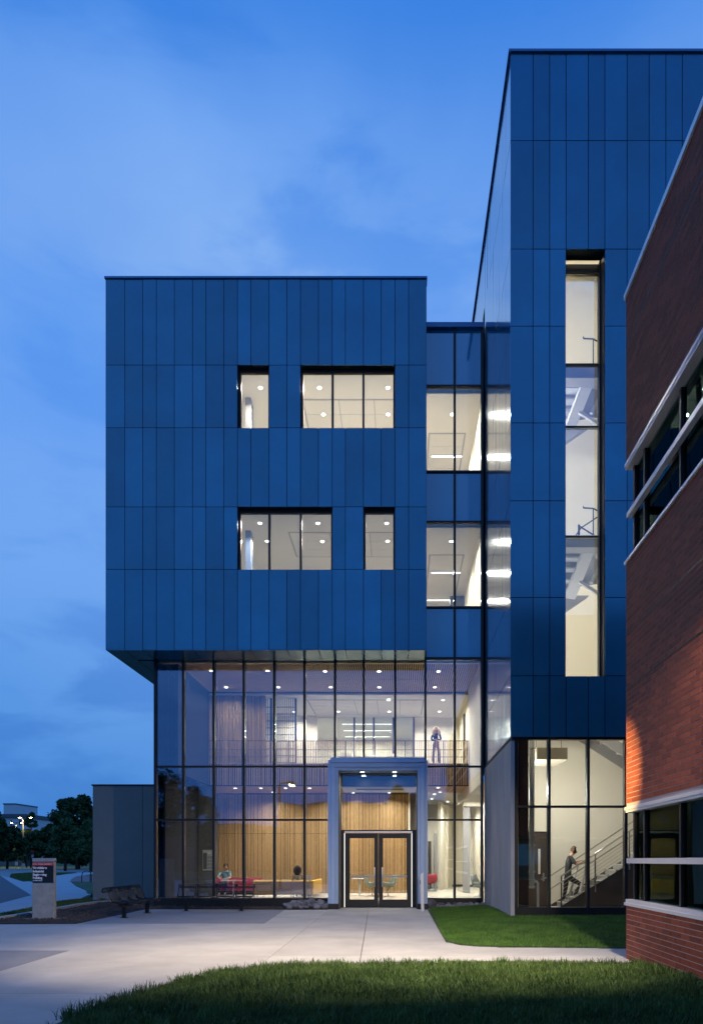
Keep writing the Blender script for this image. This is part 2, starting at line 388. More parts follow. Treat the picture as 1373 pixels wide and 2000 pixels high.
poly_sheet('left_walk', [G(-150, 1800), G(0, 1785), G(63, 1773), G(110, 1761), G(150, 1757.5), G(170, 1749), G(182, 1744), G(150, 1731), G(140, 1722), G(140, 1717), G(150, 1711), G(182, 1706), G(240, 1703), G(150, 1704.5), G(110, 1710), G(63, 1722), G(30, 1716), G(2, 1710), G(20, 1722), G(63, 1748), G(0, 1764), G(-150, 1790)], -.012, M['walk'])
poly_sheet('road', [G(-200, 1709), G(2, 1709.5), G(22, 1722), G(50, 1732), G(72, 1742), G(63, 1748), G(20, 1759), G(-60, 1774), G(-300, 1795)], -.028, M['road'])
poly_sheet('road_apron', [G(-200, 1697), G(400, 1697), G(400, 1705.2), G(160, 1705.2), G(110, 1706.5), G(36, 1706), G(20, 1709), G(22, 1716), G(45, 1724), G(63, 1731), G(63, 1736), G(-200, 1711)], -.04, M['drive'])
poly_sheet('island_grass', [G(22, 1707.5), G(60, 1705), G(150, 1705), G(110, 1709.5), G(63, 1721), G(46, 1721.5), G(28, 1716)], .02, M['farturf'])
poly_sheet('paver_patch', [G(137, 1722), G(142, 1716.5), G(155, 1712), G(182, 1709.5), G(230, 1708), G(230, 1723)], .006, M['pink'])
poly_sheet('corner_grass', [G(140, 1723), G(230, 1722), G(230, 1746), G(172, 1745), G(168, 1738), G(150, 1731)], .01, M['farturf'])
poly_sheet('far_road', [G(-60, 1686), G(80, 1687.5), G(30, 1690.5), G(-60, 1693)], -.05, M['drive'])
# rising ground far behind
P_ = []
for i in range(9):
    y = 165 + i * 30; P_.append([(x, y, -.2 + 2.6 * (1 - math.cos(min(1, i / 4) * math.pi)) / 2) for x in range(-260, 200, 20)])
MB().grid(P_).build('hill', M['farturf'], kind='structure')

def inside(poly, x, y):
    c = np.zeros(len(x), bool); n = len(poly); j = n - 1
    for i in range(n):
        xi, yi = poly[i]; xj, yj = poly[j]
        k = ((yi > y) != (yj > y)) & (x < (xj - xi) * (y - yi) / ((yj - yi) + 1e-12) + xi); c ^= k; j = i
    return c
def blades(name, poly, n, hfun, h0, h1, w, m, parent=None, clump=0., label=None):
    a = np.array(poly); x0, y0 = a.min(0); x1, y1 = a.max(0)
    x = np.random.uniform(x0, x1, n * 3); y = np.random.uniform(y0, y1, n * 3); k = inside(poly, x, y); x, y = x[k][:n], y[k][:n]
    n = len(x); z = hfun(x, y)
    cl = .5 + .5 * np.sin(x * 2.1 + np.sin(y * 1.7) * 2) * np.cos(y * 2.6 + np.sin(x * 1.3))
    h = np.random.uniform(h0, h1, n) * (1 + clump * (cl - .4)) * (1 + (np.random.rand(n) > .97) * .5)
    th = np.random.uniform(0, 2 * np.pi, n); ph = np.random.uniform(0, 2 * np.pi, n); lean = np.random.uniform(.1, .75, n) * h
    dx, dy = np.cos(th) * w / 2, np.sin(th) * w / 2; lx, ly = np.cos(ph) * lean, np.sin(ph) * lean
    V = np.zeros((n, 5, 3))
    V[:, 0] = np.stack([x - dx, y - dy, z - .01], 1); V[:, 1] = np.stack([x + dx, y + dy, z - .01], 1)
    V[:, 2] = np.stack([x + lx * .35 + dx * .8, y + ly * .35 + dy * .8, z + h * .6], 1); V[:, 3] = np.stack([x + lx * .35 - dx * .8, y + ly * .35 - dy * .8, z + h * .6], 1)
    V[:, 4] = np.stack([x + lx, y + ly, z + h * .95], 1)
    b = np.arange(n) * 5
    Lp = np.stack([b, b + 1, b + 2, b + 3, b + 3, b + 2, b + 4], 1).ravel()
    st = np.stack([np.arange(n) * 7, np.arange(n) * 7 + 4], 1).ravel(); tt = np.tile([4, 3], n)
    me = bpy.data.meshes.new(name); me.vertices.add(n * 5); me.vertices.foreach_set('co', V.ravel())
    me.loops.add(len(Lp)); me.loops.foreach_set('vertex_index', Lp.astype(np.int32))
    me.polygons.add(len(st)); me.polygons.foreach_set('loop_start', st.astype(np.int32)); me.polygons.foreach_set('loop_total', tt.astype(np.int32))
    me.update(); me.materials.append(m)
    o = bpy.data.objects.new(name, me); COL.objects.link(o); o.parent = parent; o['kind'] = 'stuff'
    if label: o['label'] = label
    return o
def lawn(name, poly, hfun, m, step=.25):
    a = np.array(poly); xs = np.arange(a[:, 0].min(), a[:, 0].max() + step, step); ys = np.arange(a[:, 1].min(), a[:, 1].max() + step, step)
    gx, gy = np.meshgrid(xs, ys, indexing='ij'); h = hfun(gx.ravel(), gy.ravel()).reshape(gx.shape)
    mb = MB(); idx = {}
    cxm, cym = (gx[:-1, :-1] + step / 2), (gy[:-1, :-1] + step / 2)
    ins = inside(poly, cxm.ravel(), cym.ravel()).reshape(cxm.shape)
    for i in range(ins.shape[0]):
        for j in range(ins.shape[1]):
            if ins[i, j]:
                q = []
                for a_, b_ in ((i, j), (i + 1, j), (i + 1, j + 1), (i, j + 1)):
                    if (a_, b_) not in idx: idx[(a_, b_)] = len(mb.v); mb.v.append((gx[a_, b_], gy[a_, b_], h[a_, b_]))
                    q.append(idx[(a_, b_)])
                mb.f.append(tuple(q))
    return mb.build(name, m, kind='structure')
TUFTS = []
fl_poly = list(reversed(front_edge)) + [(5.6, 11.1), (5.6, -8)]
fl_h = lambda x, y: .03 + .03 * np.sin(x * 1.3) * np.cos(y * 1.1) + .10 * np.clip((10.2 - y) / 4, 0, 1) * np.clip((x + 2.9) / 3, 0, 1)
poly_sheet('front_lawn_base', fl_poly, .012, M['turf'])
lawn('front_lawn', fl_poly, fl_h, M['turf'])
vis = [p for p in front_edge if p[1] > 5.5] ; vis = vis + [(-2.6, 5.6), (3.72, 5.6), (3.72, G(1222, 1885)[1] + .0)]
blades('grass', vis, 135000, fl_h, .030, .085, .0055, M['blade'], clump=.7, label='thick untrimmed grass of the foreground lawn')
tc_ = []
for q in range(70):
    i_ = random.randrange(len(vis) - 3); a0, a1 = vis[i_], vis[i_ + 1]; t = random.random(); tc_.append((a0[0] + (a1[0] - a0[0]) * t, a0[1] + (a1[1] - a0[1]) * t - random.uniform(-.06, .25)))
for q in range(150): tc_.append((random.uniform(-3, 3.6), random.uniform(6.2, 10.3)))
tc_ += [(3.62 - random.uniform(0, .12), random.uniform(7.6, 11)) for q in range(30)]
for q, (x_, y_) in enumerate(tc_):
    if y_ > 5 and q >= 70 and not inside(vis, np.array([x_]), np.array([y_]))[0]: continue
    tp = [(x_ + .07 * math.cos(t) * random.uniform(.5, 1.3), y_ + .07 * math.sin(t) * random.uniform(.5, 1.3)) for t in np.linspace(0, 6.28, 7)[:-1]]
    TUFTS.append(tp)
tv = MB()
for tp in TUFTS:
    for q in range(26):
        cx_, cy__ = np.mean(tp, axis=0) + np.random.normal(0, .045, 2); h_ = random.uniform(.06, .15); an = random.uniform(0, 6.28); ln = random.uniform(.02, .10); w_ = .004
        z_ = float(fl_h(np.array([cx_]), np.array([cy__]))[0]) - .01; dx_, dy_ = math.cos(an + 1.57) * w_, math.sin(an + 1.57) * w_; b = len(tv.v)
        tv.v += [(cx_ - dx_, cy__ - dy_, z_), (cx_ + dx_, cy__ + dy_, z_), (cx_ + ln * .4 * math.cos(an) + dx_, cy__ + ln * .4 * math.sin(an) + dy_, z_ + h_ * .65), (cx_ + ln * .4 * math.cos(an) - dx_, cy__ + ln * .4 * math.sin(an) - dy_, z_ + h_ * .65), (cx_ + ln * math.cos(an), cy__ + ln * math.sin(an), z_ + h_)]
        tv.f += [(b, b + 1, b + 2, b + 3), (b + 3, b + 2, b + 4)]
tv.build('grass_tufts', M['blade'], kind='stuff', label='taller ragged tufts along the edge of the foreground lawn')
rl_poly = [(X(838, 22.3), 22.3)] + lawn_edge[1:] + [(9.5, 17.9), (2.9, 17.9), (2.85, 21.9)]
rl_h = lambda x, y: .012 + .13 * np.clip((y - 13) / 4.2, 0, 1) * np.clip((x - .9) / 1.6, 0, 1)
poly_sheet('right_lawn_base', rl_poly, .008, M['turf'])
lawn('right_lawn', rl_poly, rl_h, M['turf'], .15)
blades('lawn_grass', rl_poly, 75000, rl_h, .03, .055, .007, M['blade2'], clump=.3, label='short mown grass between the doorway and the stair tower')
blades('verge_blades', [G(-150, 1808), G(-150, 1790), G(0, 1786), G(63, 1774), G(110, 1762), G(150, 1757.5), G(182, 1756.5), G(228, 1759), G(190, 1764), G(110, 1777), G(0, 1796)], 22000, lambda x, y: x * 0 + .0, .04, .08, .012, M['blade'], label='narrow grass verge beside the planting bed')
blades('island_blades', [G(22, 1707.5), G(60, 1705), G(150, 1705), G(110, 1709.5), G(63, 1721), G(46, 1721.5), G(28, 1716)], 26000, lambda x, y: x * 0 + .02, .06, .10, .03, M['blade'], label='grass of the island beside the road')
# mulch chips
cb = MB()
bp = [G(-20, 1803), G(150, 1803), G(285, 1775.5), (X(557, 22.1), 22.1), (X(557, 22.1), 23.0), (-8.2, 23.1), (X(190, 27), 27), G(190, 1767), G(110, 1779.5), G(0, 1798)]
a_ = np.array(bp); k = 0
while k < 2600:
    xx, yy = random.uniform(a_[:, 0].min(), a_[:, 0].max()), random.uniform(a_[:, 1].min(), a_[:, 1].max())
    if inside(bp, np.array([xx]), np.array([yy]))[0]:
        t = random.uniform(0, 6.28); l = random.uniform(.02, .07); zz = .03 + random.uniform(0, .03)
        cb.bar((xx, yy, zz), (xx + l * math.cos(t), yy + l * math.sin(t), zz + random.uniform(-.01, .03)), .02, .012); k += 1
cb.build('mulch', M['mulchchip'], kind='stuff', label='dark bark mulch in the planting bed')

# ------------------------------------------------------------------ office building: upper box, link and lobby
office = thing('office_building', 'blue metal panelled building with a glazed two storey lobby below a windowed box', 'building', (-3.2, 23.2, 0))
jx = [207, 244.5, 279.5, 306, 341, 376.5, 402.6, 437.6, 464.2, 490.3, 525.6, 560.5, 587, 622, 649, 674.6, 709.8, 744.4, 771.3, 798, 833]
jy = [545, 713, 835.5, 990, 1112, 1268]
bx0, bx1 = X(207, DB), X(833, DB)
zt, zb = Z(541, DB), Z(1268, DB)
GAP = .009
wins = [(465, 525.6, 713, 835.5, []), (587, 771.3, 713, 835.5, [650, 710]), (464.2, 649, 990, 1112, [527, 588]), (709.8, 771.3, 990, 1112, [])]
for r_ in range(5):
    z1, z0 = Z(jy[r_], DB), Z(jy[r_ + 1], DB)
    for c in range(20):
        mx_, my_ = (jx[c] + jx[c + 1]) / 2, (jy[r_] + jy[r_ + 1]) / 2
        if any(w[0] < mx_ < w[1] and w[2] < my_ < w[3] for w in wins): continue
        boxo('panel', X(jx[c], DB) + GAP, X(jx[c + 1], DB) - GAP, DB, DB + .05, z0 + GAP, z1 - GAP, M['panel'], office, rot=(R(random.uniform(-.12, .12)), 0, R(random.uniform(-.15, .15))))
holes = [(X(w[0], DB), X(w[1], DB), Z(w[3], DB), Z(w[2], DB)) for w in wins]
wb = MB()
for a, b, c, d in wall_rects(bx0 + .02, bx1 - .02, zb + .02, zt - .03, holes): wb.box(a, b, DB + .07, DB + .30, c, d)
wb.box(bx0 + .02, bx0 + .25, DB + .30, 36, zb + .02, zt - .03)
wb.box(bx0 + .25, bx1, 35.8, 36, zb + .02, zt - .03)
wb.box(bx1 - .06, bx1 - .001, DB + .06, DC - .12, zb + .02, zt - .03)
wb.build('wall', M['black'], office)
boxo('roof', bx0, bx1, DB + .0, 36, zt - .03, zt - .005, M['black'], office)
boxo('coping', bx0 - .03, bx1 + .02, DB - .04, DB + .3, zt - .06, zt + .0, M['coping'], office)
# left flank of the box in large panels
for (za, zc) in zip(jy, jy[1:]):
    for k in range(8):
        y0 = DB + .06 + k * 1.74
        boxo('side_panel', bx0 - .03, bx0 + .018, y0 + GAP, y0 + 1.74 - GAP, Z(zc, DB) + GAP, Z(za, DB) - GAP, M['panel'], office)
# soffit panels under the box
for c in range(20):
    xa, xb = X(jx[c], DB) + GAP, X(jx[c + 1], DB) - GAP
    if xb < -8.3:
        ys = [DB, 23.3, 24.6, 25.9, 27.2]
    elif xa < -8.3:
        ys = [DB, DC - .14]
        for y0, y1 in ((DC, 24.6), (24.6, 25.9), (25.9, 27.2)): boxo('soffit_panel', xa, -8.36, y0 + GAP, y1 - GAP, zb - .03, zb + .015, M['panel_soffit'], office)
    else: ys = [DB, DC - .14]
    for y0, y1 in zip(ys, ys[1:]): boxo('soffit_panel', xa, xb, y0 + GAP, y1 - GAP, zb - .03, zb + .015, M['panel_soffit'], office)
# punched windows
for (xa, xb, ya, yb, mul) in wins:
    x0, x1, z0, z1 = X(xa, DB), X(xb, DB), Z(yb, DB), Z(ya, DB)
    fr = MB()
    fr.box(x0 + .002, x0 + .06, DB + .20, DB + .299, z0 + .03, z1 - .002); fr.box(x1 - .06, x1 - .002, DB + .20, DB + .299, z0 + .03, z1 - .002)
    fr.box(x0 + .06, x1 - .06, DB + .20, DB + .299, z1 - .11, z1 - .002); fr.box(x0 + .002, x1 - .002, DB + .10, DB + .299, z0 - .0, z0 + .03)
    xs = [x0 + .06] + [X(m_, DB + .25) for m_ in mul] + [x1 - .06]
    for m_ in xs[1:-1]: fr.box(m_ - .035, m_ + .035, DB + .18, DB + .299, z0 + .03, z1 - .11)
    w_ = fr.build('window', M['dark'], office)
    for i in range(len(xs) - 1):
        boxo('pane', xs[i] + (.035 if i else 0), xs[i + 1] - (.035 if i < len(xs) - 2 else 0), DB + .24, DB + .255, z0 + .03, z1 - .11, M['glass_clear'], w_)

# curtain wall of the lobby and the link
mv = [302, 359.5, 418.8, 477.3, 536.5, 595.3, 654.7, 710.6, 771.7, 830.5, 887.5, 941]
cy0, cy1 = DC - .1, DC + .12
lob_top = Z(1288, DC); sill = Z(1754, DC)
lx0 = X(302, DC); lx1 = 2.885
hz = [sill, Z(1601.5, DC), Z(1497.5, DC), lob_top]
port_x0, port_x1, port_top = X(640, 22.2), X(835, 22.2), Z(1480, 22.2)
for i, m_ in enumerate(mv):
    xm = X(m_, DC); w2 = .036
    if i == 0: xm += .05
    zlo = 0.0
    if port_x0 + .1 < xm < port_x1 - .1: zlo = port_top - .2
    ztop = lob_top if i < 9 else Z(640, DC)
    if i == 11: boxo('mullion', xm - .045, 2.86, cy0, cy1, 0, ztop, M['dark'], office)
    else: boxo('mullion', xm - w2, xm + w2, cy0, cy1, zlo, ztop, M['dark'], office)
def xedge(i):
    if i == 0: return X(mv[0], DC) + .095
    return X(mv[i], DC) + .036
for i in range(11):
    a, b = xedge(i), X(mv[i + 1], DC) - (.036 if i < 10 else .045)
    inport = port_x0 + .1 < (a + b) / 2 < port_x1 - .1
    zz = [port_top - .05, lob_top] if inport else hz
    for j in range(len(zz) - 1):
        z0, z1 = zz[j] + (.03 if j else 0), zz[j + 1] - .03
        boxo('pane', a, b, DC - .01, DC + .01, z0, z1, M['glass'], office, rot=(R(random.uniform(-.1, .1)), 0, R(random.uniform(-.12, .12))))
    if not inport:
        for z in hz[1:3]: boxo('transom', a, b, cy0 + .02, cy1 - .02, z - .03, z + .03, M['dark'], office)
        boxo('sill_panel', a, b, cy0 + .02, cy1 + .1, 0, sill, M['dark'], office)
    boxo('transom', a, b, cy0 + .02, cy1 - .02, lob_top - .03, lob_top + .06, M['dark'], office)
lk = [640, 755.5, 922.5, 1020.5, 1187, 1288]
for i in (9, 10):
    a, b = xedge(i), X(mv[i + 1], DC) - (.036 if i < 10 else .045)
    for j in range(5):
        z1, z0 = Z(lk[j], DC) - .03, Z(lk[j + 1], DC) + .03
        if j == 4: z0 += .03
        boxo('spandrel_pane' if j % 2 == 0 else 'pane', a, b, DC - .01, DC + .01, z0, z1, M['spandrel'] if j % 2 == 0 else M['glass_clear'], office)
        if j: boxo('transom', a, b, cy0 + .03, cy1 - .02, Z(lk[j], DC) - .03, Z(lk[j], DC) + .03, M['dark'], office)
        if j % 2 == 0: boxo('spandrel_backing', a, b, DC + .03, DC + .2, z0 + .0, z1, M['black'], office)
boxo('link_coping', bx1 + .004, 2.86, DC - .16, DC + .2, Z(645, DC), Z(636, DC), M['coping'], office)
boxo('link_roof', bx1 + .01, 2.86, DC + .2, 36, Z(645, DC), Z(640, DC), M['black'], office)
# left glazed return of the lobby
for k in range(5):
    y = DC + .17 + k * 1.15
    boxo('mullion', lx0 - .03, lx0 + .05, y - .045, y + .045, 0, lob_top, M['dark'], office)
    if k < 4:
        for j in range(3): boxo('pane', lx0, lx0 + .02, y + .045, y + 1.105, (hz[j] + .03) if j else .3, hz[j + 1] - .03, M['glass'], office)
        boxo('sill_panel', lx0 - .01, lx0 + .05, y + .045, y + 1.105, 0, .3, M['dark'], office)
        for z in hz[1:3]: boxo('transom', lx0 - .01, lx0 + .05, y + .045, y + 1.105, z - .03, z + .03, M['dark'], office)

# rooms -------------------------------------------------------------
FL1, FL2, FL3, FL4 = .10, 5.52, 9.0, 13.6
CE1, CE2, CE3, CE4 = 4.62, 8.39, 13.0, 17.6
ix0, ix1 = bx0 + .25, 2.82
def slab(name, x0, x1, y0, y1, z0, z1, m): return boxo(name, x0, x1, y0, y1, z0, z1, M[m] if isinstance(m, str) else m, office)
# storeys 3 and 4
for fl, ce in ((FL3, CE3), (FL4, CE4)):
    slab('ceiling', ix0, bx1 - .08, DB + .31, 35.8, ce, ce + .05, 'ceil'); slab('ceiling', bx1 - .08, ix1, DC + .21, 35.8, ce, ce + .05, 'ceil')
    slab('floor', ix0, bx1 - .08, DB + .31, 35.8, fl - .3, fl, 'carpet'); slab('floor', bx1 - .08, ix1, DC + .21, 35.8, fl - .3, fl, 'carpet')
    slab('interior_wall', ix0, ix1, 33.0, 33.2, fl, ce, 'cream'); slab('interior_wall', ix0, ix0 + .1, DB + .31, 33, fl, ce, 'cream')
    slab('interior_wall', ix1, ix1 + .05, DC + .21, 33, fl, ce, 'cream')
# inner front faces of the box wall (plasterboard)
for a, b, c, d in wall_rects(ix0, bx1 - .08, FL3, CE4, holes):
    for lo, hi in ((FL3, CE3), (FL4, CE4)):
        c2, d2 = max(c, lo), min(d, hi)
        if d2 > c2: slab('wall_lining', a, b, DB + .302, DB + .309, c2, d2, 'cream')
# ceiling tile grids, hung 2 cm below
def tiles(x0, x1, y0, y1, z, s=1.2, t=.6, name='ceiling_tile', par=None, mm='tile'):
    nx = max(1, round((x1 - x0) / s)); ny = max(1, round((y1 - y0) / t)); sx = (x1 - x0) / nx; sy = (y1 - y0) / ny
    g = boxo('ceiling_grid', x0 - .05, x1 + .05, y0 - .05, y1 + .05, z - .012, z, M['grid'], par or office)
    for i in range(nx):
        for j in range(ny): boxo(name, x0 + i * sx + .014, x0 + (i + 1) * sx - .014, y0 + j * sy + .012, y0 + (j + 1) * sy - .012, z - .022, z - .012, M[mm], par or office)
tiles(X(592, 23.7), X(800, 23.7), X(0, 0) + 23.72, 26.7, CE4, 1.2, .75)
tiles(X(565, 23.7), X(800, 23.7), 23.75, 25.6, CE3, 1.2, .6)
tiles(X(838, 26), X(905, 26), 25.6, 28.6, CE4, .95, .75); tiles(X(840, 25.5), X(904, 25.5), 25.5, 30.6, CE3, .95, .75)
for z in (CE3, CE4):
    zc = FL3 if z == CE3 else FL4
    boxo('column', X(479, 23.6), X(490, 23.6), 23.6, 23.85, zc, z, mat('column_blue', (.09, .13, .24), .5) if z == CE3 else M['stairgrey'], office)
    boxo('column', X(490.3, 23.9), X(493.5, 23.9), 23.9, 24.0, zc, z - .06, M['stairdark'], office)
slab('partition', 2.2, 2.80, 29.4, 29.6, FL3, CE3, 'greywall')
slab('dark_window', 1.95, 2.2, 29.45, 29.55, FL3, 11.8, 'dark')

# lobby shell
wx = X(340, DC)                                  # left edge of the slatted ceiling
AT = 27.5                                       # back of the atrium, balcony edge
slab('floor', lx0 + .12, 4.3, DC + .13, 39, FL1 - .1, FL1, 'terrazzo')
slab('ceiling', lx0 + .06, ix1, DC + .15, 38, CE2 + .18, CE2 + .24, 'woodback')
slab('interior_wall', wx - .12, wx, DC + .45, AT, CE1, CE2 + .17, 'bluewall')
slab('interior_wall', ix1, ix1 + .06, DC + .15, 33, 4.25, CE2 + .17, 'cream')
slab('side_wall', lx0 + .06, lx0 + .12, AT, 38, FL1, CE2 + .17, 'greywall')
# ceiling slats over the atrium (ladder of timber laths, 7 cm apart)
sm = MB(); x = wx + .03
while x < ix1 - .02:
    sm.box(x, x + .032, DC + .35, AT + .02, CE2 - .02, CE2 + .07); x += .0785
s_ = sm.build('ceiling_slats', M['wood'], office, kind='stuff')
boxo('ceiling_edge', lx0 + .1, ix1, DC + .16, DC + .30, CE2 - .04, CE2 + .17, M['cream'], office)
for y in (24.6, 26.0): boxo('slat_rail', wx, ix1, y, y + .04, CE2 + .075, CE2 + .11, M['woodback'], office)
# balcony: slab, slatted fascia and rail, upper room behind
UX0 = X(403, AT)
slab('floor', lx0 + .12, ix1, AT + .1, 38, FL2 - .35, FL2, 'carpet')
slab('ceiling', lx0 + .12, ix1, AT + .05, 31.9, CE2 - .12, CE2 - .06, 'ceil')
slab('interior_wall', UX0 - 1, X(517, AT) - .0, AT + .2, AT + .3, FL2, CE2 - .12, 'woodback')
sm = MB(); x = UX0
while x < X(517, AT): sm.box(x, x + .03, AT + .1, AT + .18, FL2 - .1, CE2 - .03); x += random.choice((.052, .058, .072))
sm.build('wall_slats', M['wood'], office, kind='stuff')
sm = MB(); x = UX0
while x < X(916, AT):
    sm.box(x, x + .028, AT, AT + .04, Z(1533, AT), Z(1447, AT)); x += random.choice((.062, .07, .09))
sm.build('balcony_slats', M['wood'], office, kind='stuff')
rl = MB()
for py in (1446.5, 1464, 1478, 1516): rl.box(UX0, X(916, AT), AT + .045, AT + .07, Z(py, AT) - .012, Z(py, AT) + .012)
for p_ in (520, 617, 675, 733, 791, 866, 912): rl.box(X(p_, AT) - .02, X(p_, AT) + .02, AT + .045, AT + .085, Z(1500, AT), Z(1447, AT))
rl.build('balcony_rail', M['stairdark'], office)
boxo('fascia', UX0, ix1, AT + .09, AT + .12, Z(1535, AT), FL2 - .02, M['woodback'], office)
# slatted screen with lit room behind, at the balcony's left end
sm = MB(); x = X(519, AT + .6)
while x < X(577, AT + .6): sm.box(x, x + .022, AT + .6, AT + .64, FL2, CE2 - .13); x += .085
for k in range(9): sm.box(X(518, AT + .6), X(578, AT + .6), AT + .645, AT + .665, FL2 + .1 + k * .285, FL2 + .125 + k * .285)
sm.build('screen_slats', M['stairdark'], office, kind='stuff')
for p_ in (529.5, 578): boxo('screen_post', X(p_, AT + .6) - .03, X(p_, AT + .6) + .03, AT + .58, AT + .7, FL2, CE2 - .13, M['stairdark'], office)
slab('interior_wall', X(500, 30), X(612, 30), 31.5, 31.6, FL2, CE2 - .12, 'cream')
# glazed meeting room front
MR = 31.9
zh = Z(1400, MR)
mrx = [616, 692, 730, 768, 808]
for a, b in ((lx0 + .12, X(616, MR)), (X(808, MR), ix1)): slab('interior_wall', a, b, MR, MR + .1, FL2, CE2 - .06, 'cream')
slab('interior_wall', X(616, MR), X(808, MR), MR, MR + .1, zh + .06, CE2 - .06, 'cream')
fm = MB(); fm.box(X(616, MR), X(808, MR), MR - .02, MR + .06, zh - .02, zh + .059)
for p_ in mrx: fm.box(X(p_, MR) - .04, X(p_, MR) + .04, MR - .02, MR + .06, FL2, zh - .02)
mr = fm.build('meeting_room_front', M['stairdark'], office)
for a, b in zip(mrx, mrx[1:]): boxo('pane', X(a, MR) + .04, X(b, MR) - .04, MR, MR + .015, FL2, zh - .02, M['glass_in'], mr)
slab('interior_wall', lx0 + .12, ix1, 37.8, 37.9, FL2, CE2, 'cream'); slab('ceiling', lx0 + .12, ix1, MR + .1, 37.8, CE2 - .08, CE2 - .02, 'ceil')
tiles(X(605, 29), X(825, 29), 28.4, 31.2, CE2 - .12, .9, .6)
# ground floor behind the balcony
WW = 31.0
slab('ceiling', lx0 + .12, 4.3, AT + .13, 39, CE1 + .12, CE1 + .16, 'ceil')
sm = MB(); x = X(427, WW)
while x < X(915, AT): sm.box(x, x + .026, AT + .13, 30.6, CE1 - .02, CE1 + .05); x += .075
sm.build('ceiling_slats', M['wood'], office, kind='stuff')
slab('interior_wall', lx0 + .12, X(799, WW), WW + .1, WW + .25, FL1, CE1 + .1, 'woodback')
sm = MB(); x = X(424, WW)
while x < X(797, WW):
    w_ = random.choice((.026, .032, .040)); sm.box(x, x + w_, WW, WW + .09, FL1 + .02, CE1 - .03); x += w_ + random.choice((.022, .028, .040))
sm.build('wall_slats', M['wood'], office, kind='stuff')
boxo('slat_joint', X(424, WW), X(797, WW), WW - .004, WW + .0, 2.80, 2.812, M['woodback'], office)
boxo('dark_panel', X(800.6, WW), X(824, WW), WW + .1, WW + .2, FL1, CE1 + .1, M['door'], office)
boxo('slat_wall_end', X(797.5, WW), X(800.5, WW), WW - .06, WW + .3, FL1, CE1, M['cream'], office)
pw = slab('poster_wall', X(386, AT), X(419, AT), AT + .15, AT + .25, FL1, CE1, 'greywall')
slab('side_wall', lx0 + .02 + .12, lx0 + .2, DC + .5, AT + .15, FL1, CE1, 'bluewall')
# corridor at the right
slab('interior_wall', .9, 4.3, 38.8, 39, FL1, CE1 + .12, 'cream')
slab('interior_wall', 4.2, 4.3, DC + .15, 39, FL1, CE1 + .12, 'cream')
slab('ceiling', ix1 + .06, 4.3, DC + .15, AT + .13, 4.25, 4.3, 'ceil')
cw_ = MB()
for (xa, ya, xb, yb) in ((X(858, 34), 34, X(866, 36), 36), (X(866, 36), 36, X(872, 36), 36), (X(872, 36), 36, X(880, 39), 38.8)):
    cw_.bar((xa, ya, 2.3), (xb, yb, 2.3), .14, 4.4)
cw_.build('corridor_wall', M['cream'], office)
boxo('dark_panel', X(848, 33), X(853, 33), 33, 33.3, FL1, 2.9, M['stairgrey'], office)
boxo('dark_panel', X(836, 36), X(842, 36), 36, 36.2, FL1, 2.6, M['door'], office)
boxo('column', X(904.5, 31.5), X(917.5, 31.5), 31.5, 31.8, FL1, Z(1575, 31.5), M['stairgrey'], office)
boxo('beam_casing', X(904.5, 31.5), 3.9, 31.4, 31.9, Z(1575, 31.5), CE1 + .12, M['ceil'], office)
boxo('column', X(905, 29), X(918, 29), 29, 29.25, FL2, Z(1394, 29), M['stairdark'], office)
boxo('skirting', X(872, 38.6), 4.2, 38.76, 38.8, FL1, FL1 + .12, M['stairdark'], office)

# downlights -------------------------------------------------------
LENS = MB().tube([(0, 0, -.012), (0, 0, 0)], .062, 16).mesh('lens', M['lamp'])
RIM = MB().tube([(.085 * math.cos(t * math.pi / 8), .085 * math.sin(t * math.pi / 8), -.008) for t in range(16)], .010, 5, closed=True).mesh('rim', M['white'])
LD = {}
def downlight(loc, label, group, power, spread=150, size=.12):
    k = thing('downlight', label, 'ceiling light', loc, group)
    inst('lens', LENS, loc, k); inst('rim', RIM, loc, k)
    key = (round(power, 1), spread)
    if key not in LD:
        d = bpy.data.lights.new('downlight_lamp', 'AREA'); d.shape = 'DISK'; d.size = size; d.energy = power; d.color = WARM; d.spread = R(spread); LD[key] = d
    o = bpy.data.objects.new('lamp', LD[key]); COL.objects.link(o); o.parent = k; o.location = (0, 0, -.03)
    return k
def dl(px_, py_, z, label, group, power, **kw):
    D = (z - EYE) * FPX / (CY - py_); return downlight((X(px_, D), D, z), label, group, power, **kw)
g4 = 'downlights in the top storey ceiling'; g3 = 'downlights in the third storey ceiling'
PW = 112
dl(509, 757, CE4 - .001, 'lone round downlight seen through the narrow upper left window', g4, PW)
dl(624, 757, CE4 - .001, 'round downlight nearest the glass, left pane of the upper triple window', g4, PW)
dl(632, 809, CE4 - .023, 'round downlight low in the left pane of the upper triple window', g4, PW)
dl(757.5, 757, CE4 - .001, 'round downlight nearest the glass, right pane of the upper triple window', g4, PW)
dl(758, 809, CE4 - .023, 'round downlight low in the right pane of the upper triple window', g4, PW)
dl(883, 809, CE4 - .001, 'round downlight in the top lit bay of the glazed link', g4, PW)
dl(508, 1021.5, CE3 - .001, 'round downlight nearest the glass, left pane of the lower triple window', g3, PW)
dl(522, 1056.5, CE3 - .001, 'round downlight beside the first mullion of the lower triple window', g3, PW)
dl(621, 1021.5, CE3 - .001, 'round downlight nearest the glass, right pane of the lower triple window', g3, PW)
dl(629.5, 1057, CE3 - .023, 'round downlight low in the right pane of the lower triple window', g3, PW)
dl(755, 1021.5, CE3 - .001, 'upper round downlight in the narrow lower right window', g3, PW)
dl(757, 1056.5, CE3 - .023, 'lower round downlight in the narrow lower right window', g3, PW)
dl(881, 1057, CE3 - .001, 'round downlight in the lower lit bay of the glazed link', g3, PW)
